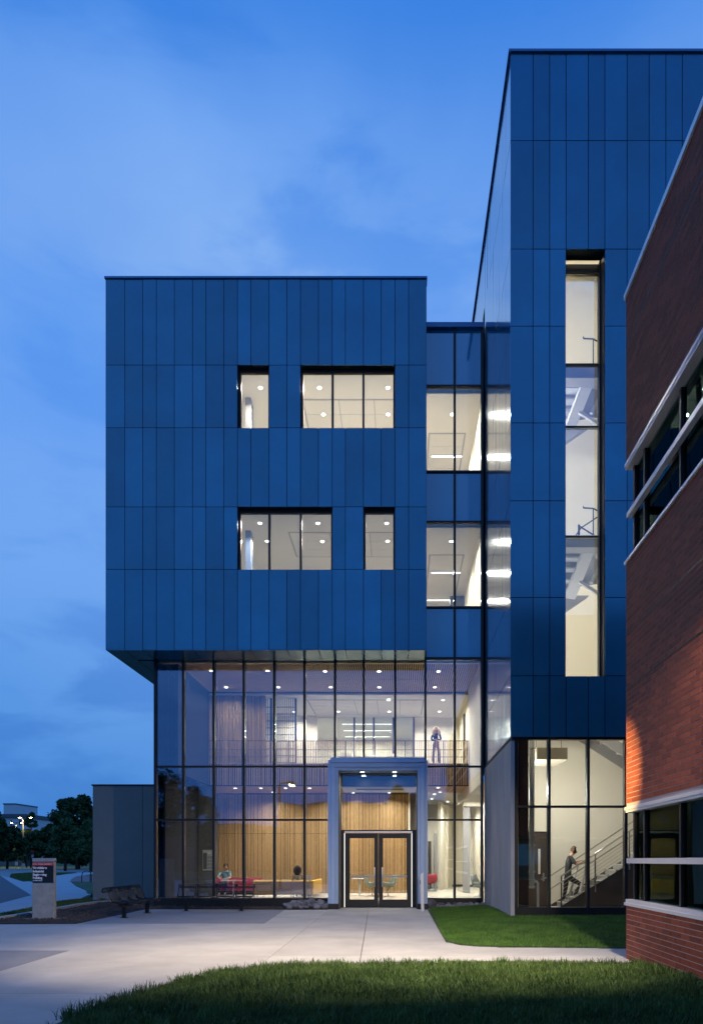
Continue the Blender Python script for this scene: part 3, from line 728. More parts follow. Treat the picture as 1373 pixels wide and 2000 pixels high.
def linear(px0, px1, py_, z, label, power, L_=None):
    D = (z - EYE) * FPX / (CY - py_); x0, x1 = X(px0, D), X(px1, D)
    k = thing('linear_light', label, 'ceiling light', ((x0 + x1) / 2, D, z), 'linear ceiling lights')
    boxo('housing', x0, x1, D - .04, D + .04, z - .05, z, M['white'], k)
    boxo('diffuser', x0 + .01, x1 - .01, D - .045, D + .035, z - .065, z - .05, M['tube'], k)
    area_light('lamp', ((x0 + x1) / 2, D, z - .08), x1 - x0, power * 1.3, shape='RECTANGLE', size_y=.08, parent=k)
linear(842, 902, 889, CE4 - .03, 'glowing linear light in the top lit bay of the glazed link', 60)
linear(842, 899, 1116, CE3 - .03, 'nearer linear light in the lower lit bay of the glazed link', 60)
linear(834, 887, 1170, CE3 - .03, 'farther linear light in the lower lit bay of the glazed link', 60)
gl = 'downlights in the slatted lobby ceiling'
for i, (a, b) in enumerate(((413, 1310), (523, 1310), (635, 1311), (740, 1311), (856, 1311), (442, 1342), (544, 1342), (646, 1342), (740.6, 1342), (849, 1342))):
    nm = ('first', 'second', 'third', 'fourth', 'fifth')[i % 5]; rw = 'front row near the glass' if i < 5 else 'back row near the balcony'
    dl(a, b, CE2 - .03, 'downlight in slatted lobby ceiling, %s from the left in the %s' % (nm, rw), gl, 34)
gu = 'downlights in the white ceiling behind the balcony'
for i, (a, b) in enumerate(((759, 1367), (760, 1389.5), (661, 1389.5), (574, 1390), (589, 1410), (865, 1367), (858, 1389.5))):
    dl(a, b, CE2 - (.145 if i in (0, 1, 2) else .122), ('downlight behind balcony, right of centre and nearest', 'downlight behind balcony, right of centre and farther', 'downlight behind balcony, above the glass meeting room', 'downlight behind balcony, just right of the slatted screen', 'downlight behind balcony, small one by the pale left wall', 'downlight behind balcony, above the standing woman and nearest', 'downlight behind balcony, above the standing woman and farther')[i], gu, 60 if i in (3, 4) else 95 if i > 4 else 160)
for i, y in enumerate((1412, 1425, 1437)):
    linear(668 + i * 3, 766 - i * 2, y, 8.2, 'linear light in the glass meeting room, %s row' % ('nearest', 'middle', 'farthest')[i], 280)
gb = 'downlights under the balcony'
for i, (a, b) in enumerate(((460, 1539), (510, 1539), (558, 1539), (605, 1539), (855, 1538), (848, 1551), (843, 1560))):
    dl(a, b, CE1 - (.03 if i < 5 else -.11), ('downlight under balcony, first from the left', 'downlight under balcony, second from the left', 'downlight under balcony, third from the left', 'downlight under balcony, just left of the doorway', 'downlight in the slats right of the doorway', 'downlight in the white corridor ceiling, nearer', 'downlight in the white corridor ceiling, farther')[i], gb, 62 if i < 4 else 110)
for i, (a, b) in enumerate(((690, 1548), (760, 1548))):
    dl(a, b, CE1 - .03, ('downlight behind the entrance transom, left', 'downlight behind the entrance transom, right', 'downlight at the lobby left end behind the posters')[i], gb, 45)
for i, (x, y) in enumerate(((3.4, 30), (3.4, 34), (2.6, 36.5))): downlight((x, y, CE1 + .1 if y > AT + .2 else 4.24), ('corridor downlight beside the grey column', 'corridor downlight behind the grey column', 'corridor downlight at the far end wall')[i], gb, 190)
for i, x in enumerate((-5.5, -3.0, -.6, 1.8)): downlight((x, 29.9, CE1 - .03), 'wall washing downlight along the timber slat wall, ' + ('leftmost', 'second from the left', 'third, behind the doorway', 'rightmost')[i], 'wall washers along the timber slat wall', 78)

# ------------------------------------------------------------------ grey wing at the left
wing = thing('grey_wing', 'low grey windowless wing between the trees and the glazed lobby', 'building', (X(240, DW), DW, 0))
wz = Z(1532, DW)
boxo('wall', X(182, DW) + .04, lx0 - .05, DW + .06, 36, 0, wz - .05, M['black'], wing)
boxo('wall_panel', X(182, DW), X(278.6, DW), DW, DW + .06, .0, wz - .06, M['concmetal'], wing); boxo('wall_panel', X(279.4, DW), lx0 - .04, DW, DW + .06, .0, wz - .06, M['concmetal'], wing)
boxo('side_wall', X(182, DW), X(182, DW) + .04, DW + .06, 36, 0, wz - .06, M['concmetal'], wing)
boxo('coping', X(182, DW) - .04, lx0 - .03, DW - .04, 36, wz - .06, wz, M['dark'], wing)

# ------------------------------------------------------------------ entrance portal with doors
P0 = 22.2
portal = thing('entrance_portal', 'pale blue grey metal entrance frame with recessed glass double doors', 'doorway', (X(738, P0), P0, 0))
def pbox(n, a, b, y0, y1, c, d, m, D=P0, par=portal): return boxo(n, X(a, D), X(b, D), y0, y1, Z(d, D) if d else 0, Z(c, D), M[m], par)
zk = Z(1765, P0)
for (a, b, y0) in ((640, 646, P0 + .05), (646.4, 654.8, P0), (655.1, 660.5, P0 + .04)):
    boxo('jamb', X(a, P0), X(b, P0), y0, DC - .12, zk, Z(1484, P0) if a == 640 else Z(1498, P0) - .004, M['portal'], portal)
for (a, b, y0) in ((829.5, 835, P0 + .05), (820.5, 829.1, P0), (815.5, 820.2, P0 + .04)):
    boxo('jamb', X(a, P0), X(b, P0), y0, DC - .12, zk, Z(1484, P0) if a > 829 else Z(1498, P0) - .004, M['portal'], portal)
boxo('lintel', X(646.4, P0), X(829.1, P0), P0 - .06, DC - .12, Z(1489, P0), Z(1480, P0), M['portal'], portal)
boxo('lintel', X(646.8, P0), X(828.9, P0), P0, DC - .12, Z(1498, P0) + .004, Z(1489, P0) - .004, M['portal'], portal)
boxo('lintel_core', X(640, P0) + .01, X(835, P0) - .01, P0 + .12, DC - .13, Z(1500, P0), Z(1483.5, P0), M['portal'], portal)
boxo('soffit', X(655, P0), X(820, P0), P0 + .06, DC - .12, Z(1504, P0), Z(1498, P0), M['portal'], portal)
boxo('plinth', X(641, P0), X(660, P0), P0 + .02, DC - .14, 0, zk - .004, M['dark'], portal); boxo('plinth', X(816, P0), X(834.5, P0), P0 + .02, DC - .14, 0, zk - .004, M['dark'], portal)
boxo('jamb_lining', X(660.7, P0), X(660.7, P0) + .02, P0 + .06, DC - .12, .0, Z(1504, P0), M['greywall'], portal); boxo('jamb_lining', X(815.3, P0) - .02, X(815.3, P0), P0 + .06, DC - .12, 0, Z(1504, P0), M['greywall'], portal)
PD = 23.0
fx0, fx1 = X(660.7, P0) + .02, X(815.3, P0) - .02
ff = MB(); ztop = Z(1504, P0)
fzt = Z(1511, PD); fzm = Z(1621, PD)
ff.box(fx0, X(665, PD), PD, PD + .1, 0, ztop); ff.box(X(813.5, PD), fx1, PD, PD + .1, 0, ztop)
ff.box(X(665, PD), X(813.5, PD), PD, PD + .1, fzt, ztop); ff.box(X(665, PD), X(813.5, PD), PD, PD + .1, Z(1627, PD), fzm)
ff.box(X(665, PD), X(674, PD), PD, PD + .1, 0, Z(1627, PD)); ff.box(X(804.6, PD), X(813.5, PD), PD, PD + .1, 0, Z(1627, PD))
ff.build('door_frame', M['dark'], portal)
boxo('transom_pane', X(665, PD), X(813.5, PD), PD + .04, PD + .06, fzm, fzt, M['glass'], portal)
boxo('drip_rail', X(673, PD), X(805, PD), PD - .03, PD - .002, Z(1626.5, PD), Z(1623.5, PD), M['silver'], portal)
boxo('light_strip', X(672.6, PD), X(673.5, PD), PD - .012, PD - .002, .02, Z(1627, PD), M['led'], portal); boxo('light_strip', X(803.6, PD), X(804.5, PD), PD - .012, PD - .002, .02, Z(1627, PD), M['led'], portal)
for k, (a, b, ga, gb_) in enumerate(((674.4, 738.7, 683, 730.5), (739.3, 804.2, 747.6, 794.6))):
    d = MB(); z0, z1, g0, g1 = .02, Z(1627, PD) - .01, Z(1757, PD), Z(1637, PD)
    xa, xb, xc, xd = X(a, PD), X(b, PD), X(ga, PD), X(gb_, PD)
    d.box(xa, xc, PD + .02, PD + .08, z0, z1); d.box(xd, xb, PD + .02, PD + .08, z0, z1); d.box(xc, xd, PD + .02, PD + .08, z0, g0); d.box(xc, xd, PD + .02, PD + .08, g1, z1)
    dr = d.build('door', M['dark'], portal)
    boxo('pane', xc, xd, PD + .045, PD + .055, g0, g1, M['glass_clear'], dr)
    boxo('push_bar', xc - .02, xd + .02, PD + .09, PD + .14, Z(1714, PD), Z(1710, PD), M['silver'], dr)
    hx = X(731.8 if k == 0 else 746.6, PD)
    hb = MB(); hb.tube([(hx, PD - .06, Z(1732, PD)), (hx, PD - .06, Z(1694, PD))], .016, 10)
    for zz in (Z(1727, PD), Z(1699, PD)): hb.tube([(hx, PD - .06, zz), (hx, PD + .02, zz)], .012, 8)
    hb.build('handle', M['silver'], dr, smooth=True)
for k, p_ in enumerate((707.5, 770.5)):
    downlight((X(p_, 22.62), 22.62, Z(1504, P0) - .001), 'bright round downlight in the doorway soffit, %s one' % ('left', 'right')[k], 'doorway soffit downlights', 26, spread=170)
boxo('vestibule_ceiling', X(668, 24.2), X(812, 24.2), 23.6, 25.4, Z(1541, 24.2), Z(1541, 24.2) + .15, M['cream'], portal)
boxo('vestibule_fascia', X(662, 23.6), X(815, 23.6), 23.55, 23.59, Z(1541, 24.2) + .02, 4.75, M['dark'], portal)
boxo('ceiling_grille', X(695, 24.2), X(788, 24.2), 24.1, 24.5, Z(1541, 24.2) - .012, Z(1541, 24.2) - .001, M['greywall'], portal)
# card reader post
reader = thing('access_post', 'leaning silver push button post with slanted top right of the doors', 'post', (X(824.5, 21.6), 21.5, 0))
rb = MB(); xa = X(824, 21.5)
rb.prism_xz([(X(822.5, 21.5), 0), (X(828, 21.5), 0), (X(826.5, 21.5), Z(1705, 21.5) + .02), (X(820.5, 21.5), Z(1708, 21.5))], 21.44, 21.58)
rb.build('post_body', M['silver'], reader); boxo('button_plate', X(819.6, 21.5), X(821.6, 21.5), 21.46, 21.56, Z(1727, 21.5), Z(1719, 21.5), M['dark'], reader)

# ------------------------------------------------------------------ stair tower
tower = thing('stair_tower', 'tall blue metal panelled stair tower with one tall slit window', 'building', (5.2, DT, 0))
tjx = [996.5, 1040.5, 1073, 1105, 1148.4, 1180.7, 1224, 1267, 1299.6, 1331.6, 1375, 1407, 1450, 1482, 1525, 1557, 1600, 1643]
tjy = [103.5, 274.5, 486.5, 637, 826, 978, 1167, 1320, 1440]
tz = [Z(v, DT) for v in tjy]; tx0, tx1 = X(996.5, DT), X(1643, DT)
ttop = Z(99, DT)
for r_ in range(8):
    for c in range(17):
        if 2 <= r_ <= 6 and c in (3, 4): continue
        boxo('panel', X(tjx[c], DT) + GAP, X(tjx[c + 1], DT) - GAP, DT, DT + .05, tz[r_ + 1] + GAP, tz[r_] - GAP, M['panel'], tower, rot=(R(random.uniform(-.12, .12)), 0, R(random.uniform(-.15, .15))))
th = (X(1105, DT), X(1180.7, DT), tz[7], tz[2])
tb = MB()
for a, b, c, d in wall_rects(tx0 + .08, tx1, tz[8] + .01, ttop - .05, [th]): tb.box(a, b, DT + .07, DT + .32, c, d)
tb.box(tx0 + .07, tx0 + .20, DT + .32, 27.6, tz[8] + .01, ttop - .05); tb.box(tx0 + .2, tx1, 27.3, 27.5, 5, ttop - .05)
tb.build('wall', M['black'], tower)
boxo('coping', tx0 - .05, tx1, DT - .05, DT + .4, ttop - .06, ttop, M['coping'], tower); boxo('coping', tx0 - .05, tx0 + .1, DT + .4, 27.6, ttop - .06, ttop, M['coping'], tower)
boxo('roof', tx0 + .1, tx1, DT + .4, 27.6, ttop - .05, ttop - .02, M['black'], tower)
ys = [DT]; k = 0
while ys[-1] < 27.4: ys.append(ys[-1] + (.78, .58, .58)[k % 3]); k += 1
for r_ in range(8):
    for y0, y1 in zip(ys, ys[1:]):
        if y0 > DC - .3 and tz[r_] < Z(640, DC): continue
        y1_ = y1; z0 = tz[r_ + 1]
        if y1 > DC - .12 and z0 < Z(640, DC) < tz[r_] + .1:
            z0 = max(z0, Z(636, DC) + .01) if y0 > DC - .2 else z0
        if y0 < DC - .12 < y1 and tz[r_] < Z(640, DC) + 1.2: y1_ = DC - .12
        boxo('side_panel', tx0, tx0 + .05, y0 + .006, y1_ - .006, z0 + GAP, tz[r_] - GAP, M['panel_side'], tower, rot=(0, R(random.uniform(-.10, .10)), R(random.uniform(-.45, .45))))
# slit window
WD = DT + .45
sw = MB(); a, b, c, d = th
sw.box(a - .05, a + .06, DT + .33, WD + .1, c + .001, d - .001); sw.box(b - .04, b + .1, DT + .33, WD + .1, c, d)
sw.box(a + .06, b - .04, WD, WD + .1, d - .22, d); sw.box(a + .06, b - .04, WD, WD + .1, c, c + .08)
tr = [Z(711, WD), Z(833, WD), Z(1048, WD)]
for z in tr: sw.box(a + .06, b - .04, WD, WD + .1, z - .02, z + .02)
slit = sw.build('slit_window', M['dark'], tower)
rev = MB(); rev.box(b - .003, b + .02, DT + .055, DT + .33, c, d); rev.box(a - .02, a + .003, DT + .055, DT + .33, c, d); rev.box(a + .003, b - .003, DT + .055, DT + .33, d - .003, d + .02)
rev.build('reveal', M['dark'], tower)
zz = [c + .08] + sorted(tr) + [d - .22]
for i in range(4): boxo('pane', a + .06, b - .04, WD + .04, WD + .055, zz[i] + (.02 if i else 0), zz[i + 1] - (.02 if i < 3 else 0), M['glass_clear'] if i in (0, 3) else M['glass'], slit)
# lower glazing
GD = DT + .14
gm = [1005, 1071, 1147, 1220.5, 1296, 1370, 1445, 1520, 1595]
gz = [Z(1772, GD), Z(1575.5, GD), Z(1443, GD)]
gt = MB()
gfr = thing  # (parts below hang on the tower itself)
for i, m_ in enumerate(gm): boxo('mullion', X(m_, GD) - (.03 if i else .0), X(m_, GD) + (.04 if i else .07), GD - .07, GD + .12, .0, gz[2] + .08, M['dark'], tower)
for i in range(8):
    xa = X(gm[i], GD) + (.04 if i else .07); xb = X(gm[i + 1], GD) - .03
    for j in range(2): boxo('pane', xa, xb, GD, GD + .02, gz[j] + (.03 if j else 0), gz[j + 1] - .03, M['glass_clear'], tower)
    boxo('transom', xa, xb, GD - .05, GD + .1, gz[1] - .03, gz[1] + .03, M['dark'], tower); boxo('transom', xa, xb, GD - .05, GD + .1, gz[2] - .03, gz[2] + .08, M['dark'], tower)
    boxo('sill_panel', xa, xb, GD - .05, GD + .14, 0, gz[0], M['dark'], tower)
# concrete side wall under the tower
for (y0, y1) in ((DT - .12, 19.45), (19.46, 21.3), (21.31, DC - .12)):
    boxo('concrete_panel', tx0 - .015, tx0 + .09, y0, y1, 0, Z(1447, DT - .12), M['conc'], tower)
boxo('shadow_gap', tx0 + .01, tx0 + .08, DT - .06, DC - .12, Z(1447, DT - .12) + .001, tz[8] + .008, M['black'], tower)
# stairwell interior
SB = 22.6
def tslab(n, *a): return boxo(n, *a[:6], M[a[6]], tower)
tslab('interior_wall', 3.05, 11.4, SB, SB + .15, 0, 21.2, 'cream'); tslab('interior_wall', 3.06, 3.16, DT + .35, SB, 0, 21.2, 'cream'); tslab('interior_wall', 11.3, 11.4, DT + .35, SB, 0, 21.2, 'cream')
tslab('floor', 3.16, 11.3, DT + .3, SB, -.02, .05, 'terrazzo'); tslab('ceiling', 3.16, 11.3, DT + .35, SB, 21.2, 21.3, 'ceil')
for a, b, c, d in wall_rects(3.16, 11.3, tz[8] + .02, 21.2, [th]): boxo('wall_lining', a, b, DT + .325, DT + .345, c, d, M['cream'], tower)
boxo('pier', X(1010, 18.2) + .04, X(1031, 18.2), 18.15, 18.5, .05, Z(1440, 17.9), M['black'], tower)
# standpipe
pipe = MB(); xp = X(1038, 18.9)
pipe.tube([(xp, 18.9, Z(1735, 18.9)), (xp, 18.9, 5.2)], .075, 16)
for py in (1462, 1631, 1651, 1703, 1718, 1732): pipe.tube([(xp, 18.9, Z(py, 18.9) - .012), (xp, 18.9, Z(py, 18.9) + .012)], .10, 16)
x2 = X(1050, 18.9); pipe.tube([(xp, 18.9, Z(1722, 18.9)), (x2 - .03, 18.9, Z(1722, 18.9)), (x2, 18.9, Z(1725, 18.9)), (x2, 18.9, .05)], .035, 10)
tag(pipe.build('standpipe', M['pipe'], smooth=True), 'pale vertical water pipe with flanges standing behind the tower glass', 'pipe')
# door in the back wall
sd = thing('stairwell_door', 'dark brown steel door with slim vision glass in the stairwell wall', 'door', (X(1056, SB), SB, .05))
dx0, dx1, dz1 = X(1043, SB), X(1068, SB), Z(1627, SB)
boxo('door_leaf', dx0 - .4, dx1, SB - .05, SB - .002, .05, dz1, M['door'], sd); boxo('frame', dx0 - .45, dx1 + .05, SB - .03, SB - .001, dz1 + .001, dz1 + .05, M['dark'], sd)
boxo('vision_glass', X(1050, SB), X(1054, SB), SB - .056, SB - .051, Z(1707, SB), Z(1658, SB), M['led'] if False else M['cream'], sd)
hb = MB().tube([(X(1060, SB), SB - .05, Z(1712, SB)), (X(1060, SB), SB - .12, Z(1712, SB)), (X(1055.5, SB), SB - .12, Z(1713, SB))], .014, 8); hb.box(X(1058.5, SB), X(1062, SB), SB - .065, SB - .052, Z(1721, SB), Z(1705, SB)); hb.build('handle', M['steel'], sd)
# hanging bulkhead box
hb_ = thing('hanging_light_box', 'beige rectangular box hanging from the stairwell ceiling behind the glass', 'fixture', (X(1078, 19.6), 20, Z(1483, 19.6)))
boxo('box_casing', X(1048, 19.6), X(1108, 19.6), 19.6, 21.2, Z(1483, 19.6), Z(1460, 19.6), mat('beige_casing', (.40, .37, .30), .7), hb_)
boxo('recess', X(1054, 19.9), X(1064, 19.9), 20.1, 20.7, Z(1483, 19.6) - .006, Z(1483, 19.6) - .001, M['grid'], hb_)
boxo('indicator', X(1045.4, 19.5), X(1046.6, 19.5), 19.55, 19.6, Z(1497, 19.5), Z(1495, 19.5), M['exit'], hb_)
hr = MB()
for p_ in (1050, 1075, 1100): hr.bar((X(p_, 19.6) + .03, 20, Z(1460, 19.6)), (X(p_, 19.6) + .03, 20, 7.0), .012)
hr.build('hanger', M['stairdark'], hb_)

# stairs -----------------------------------------------------------
def flight(root, x0, z0, dirx, n, y0, y1, run=.25, rise=.165, fill=False, rail=True, mstr='stairdark', mt='tread'):
    for i in range(n):
        xa = x0 + dirx * run * i; zt_ = z0 + rise * (i + 1)
        lo, hi = sorted((xa - dirx * .02, xa + dirx * run))
        boxo('tread', lo, hi, y0 + .05, y1 - .05, zt_ - .035, zt_, M[mt], root)
        lo, hi = sorted((xa, xa + dirx * .015)); boxo('riser', lo, hi, y0 + .05, y1 - .05, zt_ - rise, zt_ - .036, M['stairgrey'], root)
    ex, ez = x0 + dirx * run * n, z0 + rise * n
    for y in (y0, y1 - .045):
        MB().prism_xz([(x0 - dirx * .03, z0 + .0), (x0 - dirx * .03, z0 + rise * .9), (ex, ez), (ex, ez - .38), (x0 + dirx * .42, z0)], y, y + .045).build('stringer', M[mstr], root)
    return ex, ez
def stair_rail(root, x0, z0, dirx, n, y, run=.25, rise=.165, h=.95, posts=(0, 4, 8, 12)):
    s = rise / run; ex = x0 + dirx * run * n; ez = z0 + rise * n
    r_ = MB(); r_.tube([(x0 + dirx * .1, y, z0 + .17 + h), (ex, y, ez + .1 + h)], .022, 8); r_.build('handrail', M['steel'], root, smooth=True)
    r_ = MB(); r_.tube([(x0 - dirx * .22, y - .06, z0 + .05), (x0 - dirx * .22, y - .06, z0 + .75), (x0 - dirx * .05, y - .06, z0 + .86), (ex, y - .06, ez + .86)], .02, 8); r_.build('handrail', M['steel'], root, smooth=True)
    for k in posts:
        xx = x0 + dirx * (run * k + .12); zb_ = z0 + rise * k
        boxo('post', xx - .018, xx + .018, y - .018, y + .018, zb_, zb_ + rise + h + .02, M['steel'] if k else M['stairdark'], root)
    c = MB()
    for q in range(7): c.tube([(x0 + dirx * .12, y, z0 + .28 + q * .11), (ex, y, ez + .22 + q * .11)], .006, 5)
    c.build('cables', M['steel'], root)
stairs = thing('staircase', 'grey steel staircase with cable railing climbing right behind the tower glass', 'stairs', (4.7, 21, .05))
SY0, SY1 = 20.15, 21.35
ex, ez = flight(stairs, 4.67, 0, 1, 18, SY0, SY1)
stair_rail(stairs, 4.67, 0, 1, 18, SY0 + .0)
wr = MB().tube([(4.45, SY1 + .05, 1.0), (4.7, SY1 + .05, 1.08), (8.67, SY1 + .05, 3.7)], .02, 8).build('wall_handrail', M['steel'], stairs, smooth=True)
MB().prism_xz([(5.08, .02), (9.17, .02), (9.17, 2.60), (5.08, .03)], SY0 + .06, SY0 + .1).build('under_stair_panel', M['stairdark'], stairs)
boxo('landing', ex, 11.25, SY0, SB - .01, ez - .2, ez, M['stairgrey'], stairs)
ex2, ez2 = flight(stairs, 10.4, ez, -1, 20, SY1 + .06, SB - .02, mstr='stairgrey')
boxo('landing', 3.2, ex2, SY1 - .2, SB - .01, ez2 - .25, ez2, M['stairgrey'], stairs)
# flights seen through the slit window
def upper(dy, label):
    st = thing('stair_flight', label, 'stairs', (X(1140, 19.6), 19.6, Z(780 + dy, 19.6)), 'stair flights behind the slit window')
    D1, D2 = 19.3, 20.6
    lg = M['stairgrey_l']
    p, q = Vector((X(1150, D1), D1, Z(740 + dy, D1))), Vector((X(1112, D2), D2, Z(836 + dy, D2)))
    MB().bar(p, q, .14, .32, up=(1, 0, 0)).build('stringer', lg, st)
    for k, (yy, xr) in enumerate(((738, 1146), (757, 1138), (778, 1130), (800, 1121), (820, 1113))):
        D = D1 + .15 + k * .26; z = Z(yy + dy, D)
        boxo('tread', 4.0, X(xr, D), D, D + .3, z - .02, z + .03, lg, st)
        boxo('riser', 4.0, X(xr, D), D + .28, D + .3, z + .03, Z((757, 778, 800, 820, 840)[k] + dy, D + .26) - .02, M['stairgrey'], st)
    boxo('landing', 4.0, X(1186, 19.0), 18.9, 19.28, Z(738 + dy, 18.9), Z(714 + dy, 18.9), M['stairgrey'], st)
    MB().bar((X(1154, 19.4), 19.4, Z(740 + dy, 19.4)), (X(1182, 19.4), 19.4, Z(757 + dy, 19.4)), .5, .10, up=(0, 0, 1)).build('landing_edge', lg, st)
    MB().prism_xz([(X(1155, 20), Z(742 + dy, 20)), (X(1180, 20), Z(755 + dy, 20)), (X(1180, 20), Z(800 + dy, 20)), (X(1130, 20), Z(806 + dy, 20))], 20.3, 20.35).build('soffit_plate', M['stairgrey'], st)
    MB().bar((X(1131, 20.1), 20.1, Z(805 + dy, 20.1)), (X(1182, 20.1), 20.1, Z(838 + dy, 20.1)), .08, .09).build('stringer', lg, st)
    MB().bar((X(1152, 20.1), 20.0, Z(808 + dy, 20.0)), (X(1185, 20.0), 20.0, Z(745 + dy, 20.0)), .08, .09).build('stringer', lg, st)
    MB().prism_xz([(X(1100, 20.8), Z(832 + dy, 20.8)), (X(1150, 20.8), Z(832 + dy, 20.8)), (X(1100, 20.8), Z(866 + dy, 20.8))], 20.8, 21.0).build('flight_underside', M['stairgrey'], st)
    r_ = MB(); D = 19.4
    r_.tube([(X(1138.5, D), D, Z(658 + dy, D)), (X(1139, D), D, Z(661 + dy, D)), (X(1158, D), D, Z(662 + dy, D)), (X(1176, D), D, Z(672 + dy, D))], .02, 8)
    r_.tube([(X(1158, D), D, Z(662 + dy, D)), (X(1158, D), D, Z(718 + dy, D))], .018, 8)
    if dy: 
        r_.tube([(X(1124, D), D, Z(715 + dy, D)), (X(1134, D), D, Z(700 + dy, D)), (X(1180, D), D, Z(670 + dy, D))], .018, 8)
        r_.tube([(X(1130, D), D, Z(696 + dy, D)), (X(1165, D), D, Z(718 + dy, D))], .02, 8); r_.tube([(X(1130, D), D, Z(694 + dy, D)), (X(1130, D), D, Z(715 + dy, D))], .03, 8)
    r_.build('railing', M['stairdark'], st)
M['stairgrey_l'] = mat('pale_stair_steel', (.46, .47, .50), .55)
upper(0, 'pale steel stair flight and hooked rail in the upper part of the slit window'); upper(331, 'pale steel stair flight and crossing rails in the lower part of the slit window')
# stairwell lamps on the left wall of the shaft
for i, z in enumerate((3.6, 7.6, 11.0, 14.5, 18.5)):
    k = thing('wall_light', 'vertical wall light inside the stair tower, %s' % ('lowest', 'second from below', 'middle', 'second from the top', 'topmost')[i], 'wall light', (3.17, 20, z), 'wall lights inside the stair tower')
    boxo('casing', 3.161, 3.22, 19.95, 20.05, z - .5, z + .5, M['white'], k); boxo('diffuser', 3.22, 3.235, 19.96, 20.04, z - .48, z + .48, M['tube'], k)
    area_light('lamp', (3.25, 20, z), .08, 120 if i else 190, color=(1, .95, .85), shape='RECTANGLE', size_y=.95, rot=(0, R(-90), 0), parent=k)

# ------------------------------------------------------------------ brick building at the right
brk = thing('brick_building', 'red brick building with ribbon windows at the right edge', 'building', (3.7, 11.0, 0))
BX, BY = X(1222, 11.1), 11.1
BH = 10.72
LO = (.885, 2.445); HI = (6.42, 8.02)
bandz = [LO, HI]
wl = MB()
for (z0, z1) in ((0, LO[0]), (LO[1], HI[0]), (HI[1], BH)):
    boxo('far_face', BX + .06, 12, BY - .011, BY - .003, z0, z1, M['brick'], brk)
    wl.box(BX + .005, BX + .3, -6, BY - .012, z0, z1); wl.box(BX + .3, 12, BY - .3, BY - .012, z0, z1)
wl.build('wall', M['mortar'], brk)
C_H, C_L = .0813, .305
bl = []
zc = 0.0; row = 0
while zc < BH - .05:
    z0, z1 = zc, zc + C_H - .011
    mid = (z0 + z1) / 2
    if not any(b[0] - .01 < mid < b[1] + .01 or (z0 < b[0] < z1) or (z0 < b[1] < z1) for b in bandz):
        setb = 0
        y = BY - (0 if row % 2 else C_L / 2)
        first = True
        yy = BY
        while yy > -3:
            y1_ = yy; y0_ = (y if first and not row % 2 else yy - C_L) ; first = False
            if y0_ < BY and y1_ - y0_ > .05: bl.append((y0_ + .006, y1_ - .006 if y1_ < BY else BY, z0, z1, setb))
            yy = y0_
    zc += C_H; row += 1
def bscore(b):
    y = (b[0] + b[1]) / 2; p = CX + BX * FPX / y; q = CY - ((b[2] + b[3]) / 2 - EYE) * FPX / y
    return (1 if p < 1371 and 0 < q < 1960 else 0, -y - .02 * abs((b[2] + b[3]) / 2 - 1.2))
bl.sort(key=bscore, reverse=True)
for b in bl[:295]: boxo('brick', BX + b[4] - .0, BX + .05, b[0], b[1], b[2], b[3], M['brick'], brk)
def rbrick_mat():
    m = M['brick'].copy(); m.name = 'red_brick_field'; t = m.node_tree
    for n in list(t.nodes):
        if n.type == 'OBJECT_INFO':
            g = N(t, 'ShaderNodeNewGeometry'); l = n.outputs['Random'].links[0].to_socket; L(t, g.outputs['Random Per Island'], l); t.nodes.remove(n)
    return m
bm_ = MB()
for b in bl[295:]: bm_.box(BX + b[4], BX + .05, b[0], b[1], b[2], b[3])
fb = bm_.build('bricks', rbrick_mat(), brk, kind='stuff')
for rz in (9.97, 5.27, 4.39): boxo('shadow_joint', BX - .004, BX + .02, -3, BY + .004, rz - .012, rz + .012, M['dark'], brk)
boxo('coping', BX - .03, BX + .35, -6, BY + .03, BH, BH + .09, M['silver'], brk)
boxo('roof', BX + .3, 12, -6, BY - .3, BH - .3, BH, M['black'], brk)
ribbon_y = [BY - .11, 10.53, 9.18, 7.83, 6.48, 5.13, 3.78, 2.43, 1.08, -.3, -1.6, -3, -4.4]
